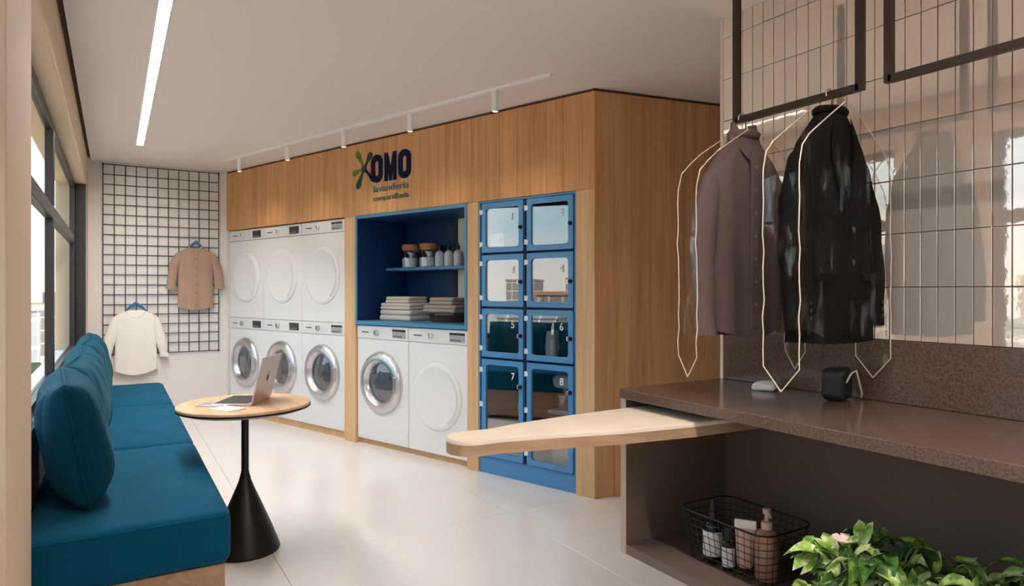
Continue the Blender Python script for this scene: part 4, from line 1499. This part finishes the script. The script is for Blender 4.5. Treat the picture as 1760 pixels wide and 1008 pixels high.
d4 = thing('pump_bottle', 'translucent brown pump bottle in the wire basket', 'bottle', (1.672, 1.288, BF))
MB().lathe([(0, 0), (.030, 0), (.032, .005), (.032, .10), (.026, .125), (.013, .135), (.013, .14)], 24, cap=False).build('body', M_BROWNB, d4)
MB().lathe([(.015, .136), (.015, .155), (.006, .157), (.006, .175), (.011, .176), (.011, .190), (0, .191)], 18, cap=False).build('pump', M_TUBE, d4)
MB().tube([(0, 0, .184), (-.014, -.018, .184), (-.022, -.028, .178)], .004, 8).build('nozzle', M_TUBE, d4)
d5 = thing('round_jar', 'brown round jar behind the pink tube in the basket', 'jar', (1.735, 1.385, BF))
MB().lathe([(0, 0), (.033, 0), (.036, .005), (.036, .07), (.030, .078)], 24, cap=False).build('body', M_BROWNB, d5)
MB().lathe([(.034, .076), (.034, .10), (0, .101)], 24, cap=False).build('lid', M_TUBE, d5)


for o_ in (d1, d2, d3, d4):
    o_.scale = (1.1, 1.1, 1.1)

# ================================================================== potted plants
def leaf_mesh(name, m, ln=.06, wd=.046, cup=.010, droop=.014):
    b = MB()
    st = [(0, .10), (.10, .72), (.25, 1.0), (.45, .92), (.65, .66), (.82, .34), (1.0, .0)]
    rows = []
    for (s, w_) in st:
        zz = -droop * s * s * 2
        y_ = s * ln - (.012 * (w_ > .5) * (1 if s < .12 else 0))
        hw = w_ * wd / 2
        rows.append([(-hw, y_ - (.006 if s < .12 else 0), zz + cup * w_ * .9), (-hw * .5, y_, zz + cup * w_ * .5), (0, s * ln, zz), (hw * .5, y_, zz + cup * w_ * .5), (hw, y_ - (.006 if s < .12 else 0), zz + cup * w_ * .9)])
    b.grid(rows)
    return b.mesh(name, m, 60)
LM = []
for mm in (M_LEAF, M_LEAFV, M_LEAFV, M_LEAF, M_LEAFD):
    LM.append(leaf_mesh('leaf', mm))
    LM.append(leaf_mesh('leaf', mm, .07, .05, .016, .022))
    LM.append(leaf_mesh('leaf', mm, .05, .042, .006, .008))


def plant(label, cx_, cy_, rad, ht, nst, seed, flower):
    rnd = random.Random(seed)
    p = thing('potted_plant', label, 'plant', (cx_, cy_, .332), 0, 'leafy plants in the open cabinet')
    MB().lathe([(0, 0), (.070, 0), (.088, .12), (.092, .125), (.086, .122), (.07, .10), (0, .10)], 32, cap=False).build('pot', M_POT, p)
    MB().lathe([(0, .106), (.085, .106)], 24, cap=False).build('soil', M_SOIL, p)
    for s_ in range(nst):
        a = 2 * math.pi * (s_ + rnd.random() * .7) / nst
        rr = rad * (.35 + .65 * rnd.random())
        up = ht * (.55 + .55 * rnd.random()) * (1.1 - .45 * rr / rad)
        pts = []
        for k_ in range(8):
            f = k_ / 7
            x_ = math.cos(a) * (.03 + rr * f)
            y_ = math.sin(a) * (.03 + rr * f)
            z_ = .10 + up * math.sin(f * math.pi * .72) * 1.1
            pts.append(Vector((max(-.19, min(.20, x_)), y_, max(.03, z_))))
        MB().tube(pts, [.0028 - .0002 * k_ for k_ in range(8)], 5).build('stem', M_STEM, p)
        for k_ in range(2, 8):
            for q_ in range(1 if k_ < 7 else 2):
                if rnd.random() < .12:
                    continue
                base = pts[k_]
                yaw = a + rnd.uniform(-1.5, 1.5) + (math.pi if rnd.random() < .25 else 0)
                o_ = link('leaf', rnd.choice(LM), p)
                o_.location = base + Vector((rnd.uniform(-.012, .012), rnd.uniform(-.012, .012), rnd.uniform(-.004, .014)))
                o_.rotation_euler = (rnd.uniform(-.95, .35), rnd.uniform(-.55, .55), yaw - math.pi / 2)
                sc = rnd.uniform(.68, 1.08)
                o_.scale = (sc, sc, sc)
    if flower:
        fm = Vector(flower)
        MB().tube([(0.02, 0, .10), (fm.x * .7, fm.y * .7, fm.z * .8), fm], .002, 5).build('flower_stem', M_STEM, p)
        for k_ in range(6):
            a = k_ * math.pi / 3
            MB().rbox(.011, .016, .003, .0028, 3, M=Matrix.Translation(fm) @ Matrix.Rotation(a, 4, 'Z') @ Matrix.Rotation(R(25), 4, 'X') @ Matrix.Translation((0, .015, 0))).build('petal', M_FLOWER, p)


plant('leafy green pothos with pale flower beside the wire basket', 1.605, .905, .165, .145, 34, 3, (-.075, .05, .250))
plant('leafy green pothos at the right edge beneath the worktop', 1.605, .645, .16, .165, 36, 11, None)

# ================================================================== the city outside
M_GROUND = mat('street_ground', lin(196, 178, 156), 0.9, var=.2, vscale=.08)
M_CROWN = mat('tree_foliage', lin(66, 86, 42), 0.9, var=.5, vscale=.9, rand=.25, bump=1.0, bscale=1.5)
M_TRUNK = mat('tree_bark', lin(90, 72, 56), 0.9)
FAC = [facade_mat('facade_cream', lin(222, 204, 182), lin(150, 142, 138)),
       facade_mat('facade_pink', lin(214, 184, 164), lin(140, 128, 124)),
       facade_mat('facade_white', lin(228, 220, 210), lin(156, 156, 160))]
M_ROOF = mat('roof_terracotta', lin(186, 138, 110), 0.9)
GZ = -13.0
gd = MB().box(-420, -2.0, -420, 420, GZ - .5, GZ)
struct(gd.build('ground', M_GROUND, None, 0), 'pale ground of the city far below the window')
rnd = random.Random(21)
bmesh_cache = {}
placed = []
def free_spot(x_, y_, r_):
    if any((x_ - a) ** 2 + (y_ - b) ** 2 < (r_ + c) ** 2 for a, b, c in placed):
        return False
    placed.append((x_, y_, r_))
    return True
for i in range(60):
    ang = R(92 + 150 * (i + rnd.random() * .8) / 60)
    dist = rnd.uniform(70, 230)
    x_, y_ = math.cos(ang) * dist - 4, math.sin(ang) * dist
    sx, sy = rnd.uniform(4, 9), rnd.uniform(4, 9)
    if not free_spot(x_, y_, math.hypot(sx, sy) + .6):
        continue
    hz = 13 + rnd.uniform(-4, 8) * dist / 120
    b = thing('apartment_block', 'pale apartment block in the hazy city outside the window', 'building', (x_, y_, GZ), rnd.uniform(-.3, .3), 'city blocks outside the window')
    MB().box(-sx, sx, -sy, sy, 0, hz).build('walls', FAC[i % 3], b, 0)
    rf = MB().box(-sx - .3, sx + .3, -sy - .3, sy + .3, hz, hz + .6).build('roof', M_ROOF if i % 4 == 0 else FAC[i % 3], b, 0)
    MB().box(-sx * .3, sx * .2, -sy * .3, sy * .25, hz + .6, hz + 3).build('roof_house', FAC[(i + 1) % 3], rf, 0)


def crown(seed):
    b = MB()
    r_ = random.Random(seed)
    for k_ in range(6):
        s = bmesh.new()
        bmesh.ops.create_icosphere(s, subdivisions=3, radius=1.0)
        c_ = Vector((r_.uniform(-1.3, 1.3), r_.uniform(-1.3, 1.3), r_.uniform(-.7, 1.3)))
        sc = r_.uniform(1.1, 1.7)
        for v in s.verts:
            d_ = 1 + .32 * noise.noise(v.co * 2.4 + Vector((seed, k_, 0))) + .18 * noise.noise(v.co * 6 + Vector((seed, k_, 3)))
            v.co = v.co * sc * d_ + c_
        b._merge(s)
    return b.mesh('crown', M_CROWN, 80)
crowns = [crown(s) for s in (1, 2, 3)]
TREES = [(-2.9, 30, 9.6), (-5.0, 48, 9.0)]
for i in range(22):
    ang = R(98 + 130 * (i + rnd.random() * .6) / 22)
    dist = rnd.uniform(16, 55)
    TREES.append((math.cos(ang) * dist - 3, math.sin(ang) * dist, rnd.uniform(8.0, 11.5)))
for i, (x_, y_, h_) in enumerate(TREES):
    if not free_spot(x_, y_, 4.2):
        continue
    t_ = thing('street_tree', 'bushy green street tree below the window', 'tree', (x_, y_, GZ), rnd.random() * 6, 'street trees below the window')
    MB().tube([(0, 0, 0), (.1, 0, h_ * .4), (0, .1, h_ * .8)], [.28, .2, .12], 8).build('trunk', M_TRUNK, t_)
    o_ = link('crown', crowns[i % 3], t_)
    o_.location = (0, 0, h_ * .8)
    o_.scale = (1.25, 1.25, 1.1)
